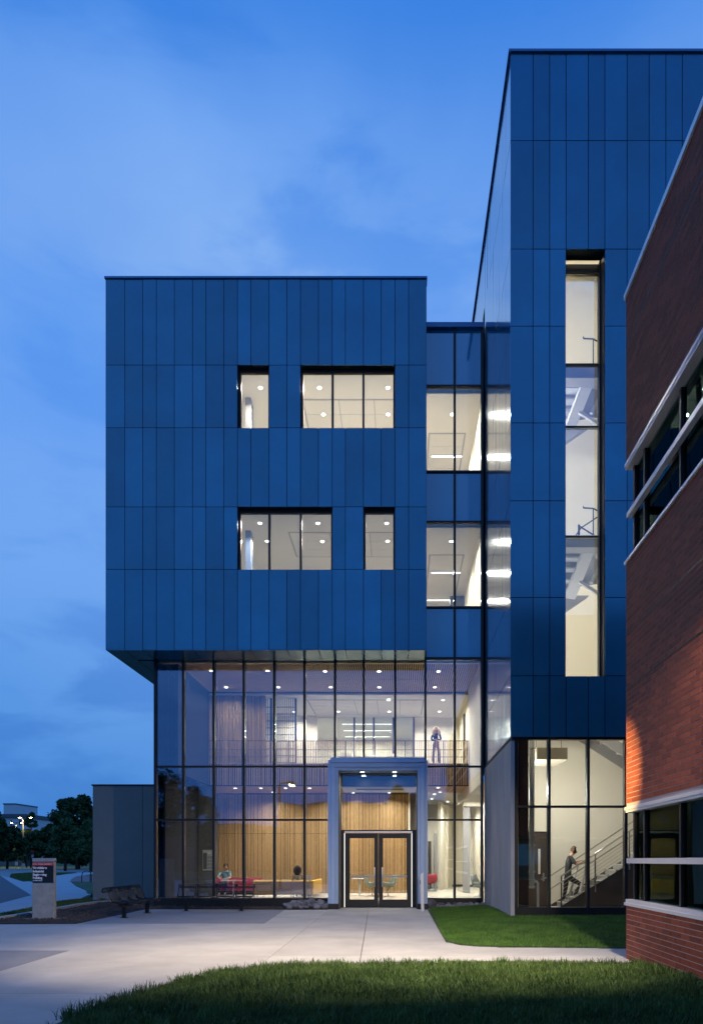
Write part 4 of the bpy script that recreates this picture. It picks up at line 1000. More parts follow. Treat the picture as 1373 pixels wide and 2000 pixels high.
for bi, (z0, z1) in enumerate(bandz):
    zm = 1.59 if bi == 0 else 7.19
    mb_ = MB(); gx = X(1236, 11.1)
    for y in ribbon_y: mb_.box(gx - .03, gx + .06, y - .03, y + .03, z0 + .05, z1 - .03)
    w_ = mb_.build('ribbon_window', M['dark'], brk)
    boxo('head_trim', BX - .022, gx + .1, -6, BY + .012, z1 - .035, z1 + .015, M['silver'], w_); boxo('head_trim', BX - .008, gx + .1, -6, BY + .0, z1 - .075, z1 - .037, M['silver'], w_)
    boxo('mid_rail', BX + .0, gx - .035, -6, BY - .02, zm - .04, zm + .04, M['silver'], w_)
    boxo('sill', BX - .03, gx + .1, -6, BY + .02, z0 - .015, z0 + .03, M['silver'], w_)
    if bi == 0: boxo('sill', BX - .008, gx + .1, -6, BY + .0, z0 + .032, z0 + .085, M['silver'], w_)
    for a, b in zip(ribbon_y, ribbon_y[1:]):
        boxo('pane', gx + .01, gx + .025, b + .03, a - .03, z0 + .08, zm - .045, M['glass_green'], w_); boxo('pane', gx + .01, gx + .025, b + .03, a - .03, zm + .045, z1 - .07, M['glass_green'], w_)
    boxo('pane', gx + .08, 6, BY - .11, BY - .095, z0 + .08, z1 - .07, M['glass_green'], w_)
    # floor, ceiling and back wall of the dim room behind the ribbon
    boxo('room_floor', BX + .3, 9, -6, BY - .31, z0 - .9 + .01, z0 - .8, M['greywall'], brk); boxo('room_ceiling', BX + .31, 9, -6, BY - .31, z1 + .1, z1 + .15, M['grid'], brk); boxo('room_wall', 9, 9.1, -6, BY - .31, z0 - .8, z1 + .1, M['greywall'], brk)
    c_ = MB()
    for k, yy in enumerate(np.linspace(9.9, 9.3, 18)): c_.box(gx + .25 + .03 * (k % 2), gx + .28 + .03 * (k % 2), yy, yy + .033, z0 + .05, z1 - .05)
    c_.build('curtain', mat('curtain_cloth', (.12, .13, .14), .9), brk)
# ------------------------------------------------------------------ furniture in the lobby
sofa = thing('sofa', 'long mustard yellow sofa with tan back turned to the glass', 'sofa', (X(550, 27), 27.4, FL1))
for k in range(4):
    xa = X(468, 26.6) + k * 0 ; 
segs = [(X(493, 26.8), X(534.5, 26.8)), (X(535, 26.8), X(569, 26.8)), (X(569.5, 26.8), X(606, 26.8))]
for a, b in segs:
    boxo('back', a + .005, b - .005, 26.8, 26.92, FL1 + .14, FL1 + .66, M['brown'], sofa, bev=.015); boxo('back_cushion', a + .005, b - .005, 26.925, 27.12, FL1 + .40, FL1 + .72, M['yellow'], sofa, bev=.04)
    boxo('seat', a + .005, b - .005, 26.925, 27.6, FL1 + .14, FL1 + .39, M['yellow'], sofa, bev=.03)
for k in range(4):
    y0 = 26.93 + k * .72; x1 = X(606, 26.8)
    boxo('back', x1 + .0, x1 + .12, y0, y0 + .71, FL1 + .12, FL1 + .70, M['yellow'], sofa, bev=.03); boxo('seat', x1 - .7, x1 - .005, y0 + .7, y0 + 1.38, FL1 + .14, FL1 + .39, M['yellow'], sofa, bev=.03) if k else None
lm = MB()
for a in (X(497, 26.9), X(535, 26.9), X(569, 26.9), X(603, 26.9)):
    for y in (26.9, 27.5): lm.tube([(a, y, FL1), (a, y, FL1 + .14)], .015, 6)
lm.build('legs', M['stairdark'], sofa)
rs = thing('sofa', 'long red bench sofa along the timber slat wall behind the seated man', 'sofa', (X(460, 30), 30, FL1))
boxo('back', X(411, 30.3), X(511, 30.3), 30.3, 30.5, FL1 + .42, FL1 + .72, M['red'], rs, bev=.04); boxo('seat', X(411, 30.3), X(511, 30.3), 29.65, 30.29, FL1 + .16, FL1 + .42, M['red'], rs, bev=.03); boxo('end_panel', X(404, 30.0), X(409, 30.0), 29.5, 30.5, FL1, FL1 + .70, M['red'], rs, bev=.03)
boxo('plinth', X(413, 30.3), X(509, 30.3), 29.8, 30.4, FL1, FL1 + .155, M['stairdark'], rs)
tb_ = thing('table', 'thin topped wood table in front of the seated man', 'table', (X(455, 28.9), 28.9, FL1))
boxo('tabletop', X(433, 28.7), X(478, 28.7), 28.5, 29.15, FL1 + .62, FL1 + .65, mat('pale_wood_top', (.5, .38, .22), .5), tb_); boxo('pedestal', X(455, 28.7) - .03, X(455, 28.7) + .03, 28.8, 28.86, FL1 + .02, FL1 + .62, M['silver'], tb_); boxo('foot', X(455, 28.7) - .25, X(455, 28.7) + .25, 28.6, 29.05, FL1, FL1 + .02, M['silver'], tb_)
wt_ = thing('side_table', 'white round pedestal table behind the left door pane', 'table', (X(702, 29), 29, FL1))
MB().tube([(X(702, 29), 29, FL1 + .70), (X(702, 29), 29, FL1 + .725)], .32, 24).build('tabletop', M['white'], wt_); MB().tube([(X(702, 29), 29, FL1 + .02), (X(702, 29), 29, FL1 + .7)], .05, 12).build('pedestal', M['white'], wt_, smooth=True); MB().tube([(X(702, 29), 29, FL1), (X(702, 29), 29, FL1 + .02)], .24, 20).build('foot', M['white'], wt_)
def lounge(loc, rz, label, m='shell', grp='grey lounge chairs'):
    k = thing('lounge_chair', label, 'chair', (0, 0, 0), grp)
    prof = [(-.34, .47), (-.28, .42), (-.1, .38), (.1, .37), (.22, .40), (.30, .50), (.36, .66), (.41, .82)]
    P1, P2 = [], []
    for i, (y, z) in enumerate(prof):
        w = (.24, .30, .34, .36, .36, .35, .31, .22)[i]; r1_, r2_ = [], []
        for j in range(9):
            u = -1 + j / 4; cur = .16 * abs(u) ** 2.5 * (1 if i < 5 else .5); f = -.10 * abs(u) ** 2.5 if i > 4 else 0
            r1_.append((u * w, y + f, z + cur)); r2_.append((u * w * .97, y + f - (.05 if i > 4 else 0), z + cur + (.05 if i <= 5 else .0)))
        P1.append(r1_); P2.append(r2_)
    b = MB(); b.grid(P1); b.grid(P2); n = 9; o2 = len(prof) * n
    for i in range(len(prof) - 1):
        for j in (0, n - 1): b.f.append((i * n + j, (i + 1) * n + j, o2 + (i + 1) * n + j, o2 + i * n + j))
    for j in range(n - 1):
        for i in (0, len(prof) - 1): b.f.append((i * n + j, i * n + j + 1, o2 + i * n + j + 1, o2 + i * n + j))
    b.build('shell', M[m], k, smooth=True)
    MB().tube([(0, 0, .03), (0, 0, .37)], .025, 10).build('pedestal', M['steel'], k, smooth=True)
    f = MB()
    for q in range(4): f.bar((0, 0, .03), (.26 * math.cos(q * 1.57 + .78), .26 * math.sin(q * 1.57 + .78), .015), .035, .02)
    f.build('star_base', M['steel'], k); k.location = loc; k.rotation_euler = (0, 0, rz); return k
lounge((X(727, 28.4), 28.4, FL1), R(95), 'grey green lounge chair just left of the door handles')
lounge((X(758, 28.0), 28.0, FL1), R(-70), 'grey green lounge chair behind the right door pane')
lounge((X(938, 28.0), 28.2, FL1), R(60), 'grey green lounge chair by the corner of the right glass bay')
lounge((X(838, 33.0), 33.0, FL1), R(200), 'red chair deep in the corridor right of the doorway', 'red', 'red chairs')
for i, (p_, d_) in enumerate(((676, 30.2), (722, 30.6), (768, 30.2))):
    k = thing('meeting_chair', 'small chair behind the balcony rail, %s' % ('left one', 'middle one', 'right one')[i], 'chair', (X(p_, d_), d_, FL2), 'chairs behind the balcony rail')
    x, y = X(p_, d_), d_
    boxo('seat', x - .22, x + .22, y - .2, y + .22, FL2 + .42, FL2 + .46, M['white'], k); boxo('backrest', x - .22, x + .22, y + .2, y + .23, FL2 + .47, FL2 + .82, M['white'], k)
    f = MB()
    for sx in (-.2, .2):
        for sy in (-.18, .2): f.tube([(x + sx, y + sy, FL2), (x + sx, y + sy, FL2 + .42)], .012, 6)
    f.build('legs', M['steel'], k)
# posters
def textm(name, s, size, x, y, z, m, parent, bold=0., sx=1.):
    cu = bpy.data.curves.new(name, 'FONT'); cu.body = s; cu.size = size; cu.extrude = .002; cu.offset = bold; cu.space_line = 1.
    o = bpy.data.objects.new(name + '_tmp', cu); COL.objects.link(o); dg = bpy.context.evaluated_depsgraph_get()
    me = bpy.data.meshes.new_from_object(o.evaluated_get(dg)); bpy.data.objects.remove(o); me.materials.clear(); me.materials.append(m)
    q = inst(name, me, (x, y, z), parent, rot=(R(90), 0, 0)); q.scale = (sx, 1, 1); return q
po = thing('wall_poster', 'white information poster with text on the grey lobby wall', 'poster', (X(406, AT), AT + .14, Z(1680, AT)))
px0, px1, pz0, pz1 = X(396, AT + .1), X(415.5, AT + .1), Z(1700, AT + .1), Z(1660, AT + .1)
boxo('sheet', px0, px1, AT + .135, AT + .148, pz0, pz1, mat('poster_paper', (.55, .56, .52), .5), po)
w_ = px1 - px0
boxo('portrait', px0 + .02, px0 + w_ * .42, AT + .131, AT + .134, pz0 + .05, pz1 - .12, M['greywall'], po)
boxo('heading', px0 + w_ * .48, px1 - w_ * .2, AT + .131, AT + .134, pz1 - .16, pz1 - .07, M['signwhite'], po)
for r_ in range(4):
    for c in range(2): boxo('text_block', px0 + w_ * (.48 + c * .26), px0 + w_ * (.70 + c * .26), AT + .131, AT + .134, pz0 + .05 + r_ * .14, pz0 + .16 + r_ * .14, mat('poster_text', (.33, .34, .32), .6), po)

# ------------------------------------------------------------------ people
def person(label, joints, edges, root, zones, colors, loc=(0, 0, 0), hair=None, sub=2, group=None):
    """joints: name -> (x,y,z,r). zones: joint -> material key. One continuous skinned body, painted by nearest bone."""
    names = list(joints); idx = {n: i for i, n in enumerate(names)}
    me = bpy.data.meshes.new('person'); me.from_pydata([joints[n][:3] for n in names], [(idx[a], idx[b]) for a, b in edges], [])
    o = bpy.data.objects.new('person', me); COL.objects.link(o)
    md = o.modifiers.new('s', 'SKIN'); md.use_smooth_shade = True; md.branch_smoothing = .4
    for i, n in enumerate(names):
        sv = me.skin_vertices[0].data[i]; r_ = joints[n][3]; sv.radius = r_ if isinstance(r_, tuple) else (r_, r_); sv.use_root = (n == root)
    ss = o.modifiers.new('u', 'SUBSURF'); ss.levels = sub; ss.render_levels = sub
    dg = bpy.context.evaluated_depsgraph_get(); m2_ = bpy.data.meshes.new_from_object(o.evaluated_get(dg))
    bpy.data.objects.remove(o)
    keys = list(colors)
    m2_.materials.clear()
    for k in keys: m2_.materials.append(colors[k])
    segs_ = [(Vector(joints[a][:3]), Vector(joints[b][:3]), zones[b]) for a, b in edges]
    for p in m2_.polygons:
        c = p.center; best = None
        for a, b, z in segs_:
            d = b - a; t = max(0, min(1, (c - a).dot(d) / max(d.length_squared, 1e-9))); ds = (c - a - d * t).length
            if best is None or ds < best[0]: best = (ds, z)
        p.material_index = keys.index(best[1]); p.use_smooth = True
    q = bpy.data.objects.new('person', m2_); COL.objects.link(q); q.location = loc; tag(q, label, 'person', group)
    return q
skin = mat('skin', (.52, .30, .21), .55); skin_d = mat('skin_tan', (.36, .20, .14), .55)
def hands(J, E, Zn, side, wrist, d, s=1.):
    """palm and five finger chains leaving the wrist joint towards d"""
    w = Vector(J[wrist][:3]); d = Vector(d).normalized(); u = Vector((0, 0, 1)); a = d.cross(u).normalized() if abs(d.z) < .9 else Vector((1, 0, 0)); n = a.cross(d)
    pn = 'palm' + side; p = w + d * .06 * s; J[pn] = (*p, (.032 * s, .018 * s)); E.append((wrist, pn)); Zn[pn] = 'skin'
    for k, (o_, l) in enumerate(((-.03, .065), (-.01, .075), (.01, .072), (.028, .058))):
        k1, k2 = 'f%s%da' % (side, k), 'f%s%db' % (side, k); q = p + a * o_ * s + d * l * .6 * s; q2 = q + d * l * .5 * s - n * .03 * s
        J[k1] = (*q, .009 * s); J[k2] = (*q2, .008 * s); E += [(pn, k1), (k1, k2)]; Zn[k1] = Zn[k2] = 'skin'
    t = 't' + side; q = w + d * .05 * s + a * .055 * s; J[t] = (*q, .010 * s); E.append((wrist, t)); Zn[t] = 'skin'
def hairmesh(parent, c, r, m, drop=0., back=(0, 1, 0), name='hair'):
    bm = bmesh.new(); bmesh.ops.create_icosphere(bm, subdivisions=3, radius=1)
    bk = Vector(back)
    for v in bm.verts:
        d = v.co.normalized(); f = d.dot(bk)
        k = 1.08 + .05 * math.sin(d.x * 17 + d.z * 13)
        if f < -.25 and d.z < .45: k = .8
        v.co = Vector((d.x * r * .88, d.y * r, d.z * r * 1.12)) * k
        if drop and d.z < 0 and f > -.35: v.co.z -= drop * (-d.z) ** .7; v.co += bk * .015
    me = bpy.data.meshes.new(name); bm.to_mesh(me); bm.free(); me.materials.append(m); me.shade_smooth()
    o = inst(name, me, Vector(c), parent); return o
# woman at the balcony rail, arms folded on the rail
wy = AT + .32; wxx = X(851.5, wy); zf = FL2
kk = (Z(1420, wy) - zf) / 1.70
J = {}; E = []; Zn = {}
def add(n, x, y, z, r, par=None, zone='top'):
    J[n] = (x, y, z, r); Zn[n] = zone
    if par: E.append((par, n))
add('pelvis', 0, 0, .92, (.15, .10), None, 'pants'); add('waist', 0, -.01, 1.08, (.115, .085), 'pelvis'); add('chest', 0, -.01, 1.26, (.15, .10), 'waist'); add('shl', 0, -.01, 1.38, (.10, .07), 'chest')
add('neck', 0, -.015, 1.46, .045, 'shl', 'skin'); add('head', 0, -.03, 1.56, (.078, .088), 'neck', 'skin'); add('crown', 0, -.02, 1.64, (.065, .075), 'head', 'skin'); add('nose', 0, -.13, 1.555, .012, 'head', 'skin')
for s, sd_ in ((-1, 'l'), (1, 'r')):
    add('sh' + sd_, s * .17, 0, 1.37, .055, 'shl'); add('el' + sd_, s * .22, -.08, 1.11, .045, 'sh' + sd_); add('wr' + sd_, s * .03, -.28, 1.06 + .03 * s, .026, 'el' + sd_)
    hands(J, E, Zn, sd_, 'wr' + sd_, (-s, -.15, 0))
    add('hip' + sd_, s * .09, 0, .84, .085, 'pelvis', 'pants'); add('kn' + sd_, s * .12, -.02, .48, .072, 'hip' + sd_, 'pants'); add('cf' + sd_, s * .13, .0, .30, .072, 'kn' + sd_, 'pants'); add('an' + sd_, s * .14, 0, .09, .06, 'cf' + sd_, 'pants'); add('toe' + sd_, s * .15, -.15, .035, .032, 'an' + sd_, 'shoe')
J = {n: (v[0] * kk, v[1] * kk, v[2] * kk, (v[3][0] * kk, v[3][1] * kk) if isinstance(v[3], tuple) else v[3] * kk) for n, v in J.items()}
woman = person('woman with long blond hair leaning folded arms on the balcony rail', J, E, 'pelvis', Zn, {'top': mat('navy_top', (.02, .022, .05), .8), 'pants': mat('navy_trousers', (.03, .035, .075), .8), 'skin': skin, 'shoe': M['dark']}, (wxx, wy, zf))
hm_ = mat('blond_hair', (.40, .27, .12), .5)
hairmesh(woman, (wxx, wy + .01, zf + 1.60 * kk), .102 * kk, hm_, drop=.26, back=(0, 1, 0))
hb2 = MB()
for s in (-1, 1):
    for q in range(4):
        a_x = s * (.062 + .014 * q)
        hb2.tube([(wxx + a_x * .7, wy - .02 + .012 * q, zf + 1.66 * kk), (wxx + a_x * 1.25, wy - .05 + .02 * q, zf + 1.54 * kk), (wxx + a_x * 1.35 + s * .01, wy - .09 + .02 * q, zf + 1.40 * kk), (wxx + a_x * 1.2, wy - .12 + .02 * q, zf + (1.26 + .02 * q) * kk)], [.022, .026, .024, .010], 8)
hb2.build('hair_lock', hm_, woman, smooth=True)
# man climbing the stairs
D = 20.75; S = FPX / D
def pj(px_, py_): return (X(px_, D), Z(py_, D))
o0 = Vector((X(1109, D), D, Z(1763, D)))
J = {}; E = []; Zn = {}
def addp(n, px_, py_, dy, r, par=None, zone='shirt'):
    a, b = pj(px_, py_); J[n] = (a - o0.x, dy, b - o0.z, r); Zn[n] = zone
    if par: E.append((par, n))
addp('pelvis', 1110, 1711, 0, (.15, .13), None, 'pants'); addp('waist', 1109, 1701, 0, (.14, .115), 'pelvis'); addp('chest', 1109.5, 1686, 0, (.165, .125), 'waist'); addp('shl', 1112, 1675, 0, (.12, .09), 'chest')
addp('neck', 1115.5, 1669.5, 0, .05, 'shl', 'skin'); addp('head', 1120, 1663.5, 0, (.08, .09), 'neck', 'skin'); addp('crown', 1121, 1658, 0, (.07, .08), 'head', 'skin'); addp('nose', 1127, 1664.5, 0, .014, 'head', 'skin')
addp('sf', 1113, 1677, -.19, .062, 'shl'); addp('ef', 1120, 1688, -.26, .048, 'sf'); addp('wf', 1138, 1683.5, -.42, .028, 'ef', 'skin'); hands(J, E, Zn, 'f', 'wf', (1, -.1, .1))
addp('sb', 1113, 1676, .19, .062, 'shl'); addp('eb', 1122, 1686, .3, .046, 'sb'); addp('wb', 1138, 1682, .42, .027, 'eb', 'skin'); hands(J, E, Zn, 'b', 'wb', (1, .1, .3))
addp('hf', 1112, 1716, -.1, .095, 'pelvis', 'pants'); addp('kf', 1132, 1727, -.12, .07, 'hf', 'pants'); addp('af', 1119, 1747.5, -.12, .045, 'kf', 'pants'); addp('tf', 1129, 1750.5, -.12, .042, 'af', 'shoe')
addp('hb', 1107, 1717, .1, .095, 'pelvis', 'pants'); addp('kb', 1105, 1738, .1, .065, 'hb', 'pants'); addp('ab', 1101.5, 1758, .1, .045, 'kb', 'pants'); addp('tb', 1110, 1761, .1, .042, 'ab', 'shoe')
man = person('man in grey t-shirt and dark jeans climbing the stairs with hand on rail', J, E, 'pelvis', Zn, {'shirt': mat('grey_tshirt', (.06, .065, .07), .9), 'pants': mat('dark_jeans', (.012, .014, .02), .9), 'skin': skin, 'shoe': mat('white_shoes', (.6, .6, .6), .6)}, o0)
hairmesh(man, (X(1120, D), D, Z(1659.5, D)), .098, mat('sandy_hair', (.16, .09, .045), .6), back=(-1, 0, 0))
# seated man in a blue t-shirt
D = 29.55; o0 = Vector((X(440, D), D, FL1)); J = {}; E = []; Zn = {}
add('pelvis', 0, .12, .50, (.16, .13), None, 'pants'); add('waist', 0, .12, .66, (.15, .12), 'pelvis', 'top'); add('chest', 0, .10, .88, (.175, .12), 'waist'); add('shl', 0, .08, 1.0, (.12, .08), 'chest')
add('neck', 0, .06, 1.09, .05, 'shl', 'skin'); add('head', .01, .03, 1.18, (.078, .09), 'neck', 'skin'); add('crown', .01, .03, 1.27, (.068, .08), 'head', 'skin'); add('nose', .07, -.06, 1.18, .014, 'head', 'skin')
for s, sd_ in ((-1, 'l'), (1, 'r')):
    add('sh' + sd_, s * .20, .06, .98, .062, 'shl'); add('el' + sd_, s * .27, -.16, .76, .046, 'sh' + sd_); add('wr' + sd_, s * .12, -.40, .70, .028, 'el' + sd_, 'skin'); hands(J, E, Zn, sd_, 'wr' + sd_, (-s * .7, -.5, 0))
    add('hip' + sd_, s * .1, .0, .50, .09, 'pelvis', 'pants'); add('kn' + sd_, s * .14, -.42, .50, .065, 'hip' + sd_, 'pants'); add('an' + sd_, s * .12, -.45, .09, .042, 'kn' + sd_, 'pants'); add('toe' + sd_, s * .13, -.62, .035, .036, 'an' + sd_, 'shoe')
sm_ = person('man in blue t-shirt sitting on the red sofa with arms on the table', J, E, 'pelvis', Zn, {'top': mat('blue_tshirt', (.13, .24, .33), .9), 'pants': mat('charcoal_trousers', (.02, .02, .03), .9), 'skin': skin_d, 'shoe': M['white']}, o0)
hairmesh(sm_, (o0.x + .01, o0.y + .04, FL1 + 1.26), .092, mat('black_hair', (.01, .009, .010), .5), back=(-.5, .86, 0))
# person seen from behind on the yellow sofa
D = 27.35; o0 = Vector((X(581, D), D, FL1)); J = {}; E = []; Zn = {}
add('pelvis', 0, 0, .48, (.16, .13), None, 'pants'); add('waist', 0, -.04, .64, (.14, .11), 'pelvis', 'top'); add('chest', 0, -.05, .84, (.16, .11), 'waist'); add('shl', 0, -.04, .93, (.12, .08), 'chest')
add('neck', 0, -.01, 1.01, .045, 'shl', 'skin'); add('head', 0, .02, 1.09, (.076, .086), 'neck', 'skin'); add('crown', 0, .02, 1.15, (.068, .078), 'head', 'skin'); add('nose', 0, .12, 1.08, .014, 'head', 'skin')
for s, sd_ in ((-1, 'l'), (1, 'r')):
    add('sh' + sd_, s * .18, -.03, .92, .055, 'shl'); add('el' + sd_, s * .22, .15, .70, .042, 'sh' + sd_); add('wr' + sd_, s * .10, .36, .68, .026, 'el' + sd_, 'skin'); hands(J, E, Zn, sd_, 'wr' + sd_, (0, 1, 0))
    add('hip' + sd_, s * .1, .1, .48, .088, 'pelvis', 'pants'); add('kn' + sd_, s * .12, .50, .48, .062, 'hip' + sd_, 'pants'); add('an' + sd_, s * .12, .52, .09, .042, 'kn' + sd_, 'pants'); add('toe' + sd_, s * .12, .68, .035, .034, 'an' + sd_, 'shoe')
bk_ = person('person with bushy dark hair seen from behind on the yellow sofa', J, E, 'pelvis', Zn, {'top': mat('light_top', (.35, .33, .31), .9), 'pants': mat('dark_trousers', (.02, .02, .03), .9), 'skin': skin_d, 'shoe': M['dark']}, o0)
hairmesh(bk_, (o0.x, o0.y - .0, FL1 + 1.10), .155, mat('brown_black_hair', (.012, .009, .008), .8), drop=.06, back=(0, -1, 0))
lp = thing('laptop', 'open pale laptop beside the person on the yellow sofa', 'laptop', (X(602, 27.7), 27.75, FL1 + .66))
MB().prism_xz([(X(595, 27.8), FL1 + .68), (X(608, 27.8), FL1 + .68), (X(608, 27.8), FL1 + .90), (X(595, 27.8), FL1 + .90)], 27.8, 27.815).build('screen', M['silver'], lp)
boxo('keyboard_base', X(595, 27.8), X(608, 27.8), 27.815, 28.02, FL1 + .66, FL1 + .68, M['silver'], lp)
lt = thing('table', 'small dark table holding the open laptop', 'table', (X(602, 27.8), 27.9, FL1))
boxo('tabletop', X(590, 27.8), X(612, 27.8), 27.7, 28.15, FL1 + .63, FL1 + .655, M['stairdark'], lt); boxo('pedestal', X(601, 27.8), X(603, 27.8), 27.9, 27.94, FL1, FL1 + .63, M['stairdark'], lt)

# ------------------------------------------------------------------ benches
def bench(label):
    k = thing('bench', label, 'bench', (0, 0, 0), 'black steel benches')
    prof_s = [(.17, .445), (.05, .425), (-.12, .425), (-.24, .44), (-.28, .42), (-.285, .37)]
    prof_b = [(.19, .46), (.25, .60), (.31, .76), (.345, .825), (.40, .85), (.455, .825), (.475, .76), (.46, .72)]
    n = 4; pitch = .61; W = .55
    for i in range(n):
        cx = (i - 1.5) * pitch; a, b = cx - W / 2, cx + W / 2
        for nm, pr in (('seat', prof_s), ('backrest', prof_b)):
            m_ = MB(); L_ = [(a, *pr[0])] + []
            for xx in (a, b): m_.tube([(xx, y, z) for y, z in pr], .016, 6)
            for (y, z) in (pr[0], pr[-1]): m_.tube([(a, y, z), (b, y, z)], .014, 6)
            if nm == 'backrest': m_.tube([(a, .31, .76), (b, .31, .76)], .010, 5)
            for q in range(1, 14):
                xx = a + W * q / 14; m_.tube([(xx, y, z) for y, z in pr], .0048, 4, caps=False)
            m_.build(nm, M['bench'], k, smooth=True)
    boxo('beam', -1.18, 1.18, -.04, .04, .32, .40, M['bench'], k)
    for s in (-.86, .86):
        boxo('post', s - .045, s + .045, -.045, .045, .008, .32, M['bench'], k); boxo('base_plate', s - .10, s + .10, -.08, .08, .004, .016, M['bench'], k)
    for i in range(4):
        cx = (i - 1.5) * pitch; m_ = MB()
        for xx in (cx - .2, cx + .2): m_.bar((xx, -.24, .42), (xx, .2, .44), .03, .02); m_.bar((xx, 0, .40), (xx, .02, .43), .03)
        m_.build('seat_bracket', M['bench'], k)
    return k
b1 = bench('black wire bench with four seats parallel to the lobby glass'); b1.location = (X(418, 21.4), 21.4, .0)
b2 = copy_tree(b1); b2['label'] = 'black wire bench seen end on beside the grey wing'; b2.location = (X(266, 19.6) - .05, 19.75, 0); b2.rotation_euler = (0, 0, R(90))

# ------------------------------------------------------------------ sign pylon
SD = 18.3
sg = thing('sign_pylon', 'cast stone campus sign pylon with black and red name panel', 'sign', (X(86, SD), SD, 0))
sx0, sx1 = X(63.3, SD), X(106.6, SD); th_ = .13
def SZ(p): return Z(p, SD)
boxo('footing', X(50, SD), X(122, SD), SD - .12, SD + .3, 0, .035, M['signconc'], sg)
boxo('base_block', sx0, sx1, SD, SD + th_, .036, SZ(1725.5), M['signconc'], sg, bev=.012); boxo('top_block', sx0 + .012, sx1 - .004, SD + .012, SD + th_ - .012, SZ(1724.8), SZ(1683.5), M['signconc'], sg, bev=.008)
boxo('cap', sx0, sx1 + .002, SD, SD + th_, SZ(1683), SZ(1676), M['signconc'], sg, bev=.012)
pn = MB().box(X(64.3, SD), X(105, SD), SD - .006, SD + .011, SZ(1724), SZ(1691.2)).build('name_panel', M['signblack'], sg)
rp = MB().box(X(64.3, SD), X(105, SD), SD - .008, SD + .011, SZ(1691.1), SZ(1684.2)).build('red_band', M['signred'], sg)
kx = X(65.2, SD)
for s, py, sz in (('Therkildsen', 1697.0, .082), ('Industrial', 1703.7, .082), ('Engineering', 1710.2, .082), ('Building', 1716.6, .082)):
    textm('lettering', s, sz, kx, SD - .0085, SZ(py), M['signwhite'], pn, bold=.0035, sx=.97)
textm('lettering', '531 Bissell Road', .038, kx, SD - .0085, SZ(1720.8), M['signwhite'], pn, bold=.0012)
def smallcaps(words, x, z, big, small):
    for w in words:
        o = textm('lettering', w[0], big, x, SD - .0105, z, M['signwhite'], rp, bold=.0006, sx=.9); x += o.dimensions.x + .0 if o.dimensions.x else big * .5
        bpy.context.view_layer.update(); x = wloc(o).x + max(v.co.x for v in o.data.vertices) * .9 + .006
        o = textm('lettering', w[1:], small, x, SD - .0105, z, M['signwhite'], rp, bold=.0006, sx=.93)
        x = wloc(o).x + max(v.co.x for v in o.data.vertices) * .93 + .022
smallcaps(['IOWA', 'STATE', 'UNIVERSITY'], kx, SZ(1688.9), .058, .045)

# ------------------------------------------------------------------ stones
def rock_mesh(seed):
    rnd = random.Random(seed); bm = bmesh.new(); bmesh.ops.create_icosphere(bm, subdivisions=2, radius=.5)
    ax = Vector((rnd.uniform(.8, 1.2), rnd.uniform(.7, 1.1), rnd.uniform(.5, .85))); o = Vector((rnd.uniform(0, 9), rnd.uniform(0, 9), rnd.uniform(0, 9)))
    from mathutils import noise
    for v in bm.verts:
        d = v.co.normalized(); k = 1 + .28 * noise.noise(d * 1.6 + o) + .10 * noise.noise(d * 4 + o); v.co = Vector((d.x * ax.x, d.y * ax.y, d.z * ax.z)) * .5 * k
    me = bpy.data.meshes.new('stone'); bm.to_mesh(me); bm.free(); me.materials.append(M['rock'])
    me.shade_smooth() if rnd.random() < .3 else None
    return me
RM = [rock_mesh(i) for i in range(9)]
def pile(x0, x1, y0, y1, n, smin, smax, label, group, hmax):
    placed = []
    for i in range(n):
        for t in range(40):
            s = random.uniform(smin, smax); x, y = random.uniform(x0, x1), random.uniform(y0, y1)
            if all(math.hypot(x - a, y - b) > (s + c) * .37 for a, b, c in placed): break
        placed.append((x, y, s))
        lift = hmax * max(0, 1 - abs((x - x0) / (x1 - x0) * 2 - 1) ** 2) * ((y - y0) / (y1 - y0))
        o = inst('stone', RM[i % 9], (x, y, .02 + s * .22 + lift), None, (random.uniform(-.5, .5), random.uniform(-.5, .5), random.uniform(0, 6.28)))
        o.scale = (s, s, s)
        u = int(6 * (x - x0) / (x1 - x0)); v = int(3 * (y - y0) / (y1 - y0)); sz_ = 'small' if s < smin + (smax - smin) / 3 else 'large' if s > smax - (smax - smin) / 3 else 'middling'
        tag(o, '%s %s, %s %s' % (sz_, label, ('left end', 'left part', 'left centre', 'right centre', 'right part', 'right end')[min(5, max(0, u))], ('front', 'middle', 'rear')[min(2, max(0, v))]), 'stone', group)
pile(X(558, 22.4), X(642, 22.4), 22.15, 23.0, 44, .17, .34, 'stone in the heap left of the doorway', 'stones heaped left of the doorway', .14)
pile(X(842, 22.6), X(955, 22.9), 22.25, 22.95, 48, .15, .30, 'stone in the row right of the doorway', 'stones lined right of the doorway', .04)
o = inst('stone', RM[3], (X(843, 22.3), 22.4, .17), None, (.2, .3, 1)); o.scale = (.5, .4, .5); tag(o, 'largest dark stone right beside the doorway base', 'stone', 'stones lined right of the doorway')
poly_sheet('stone_bed', [(X(836, 22.2), 22.12), (X(836, 22.1), DC - .1), (2.87, DC - .1), (2.87, 21.9)], .022, M['soil'])
MB().box(X(836, 22.05), 2.86, 22.0, 22.08, -.05, .035).build('bed_edging', M['walk'], kind='structure')
pile(X(205, 27), X(300, 26), 25.8, 27.3, 22, .15, .3, 'stone at the foot of the grey wing', 'stones at the foot of the grey wing', .02)

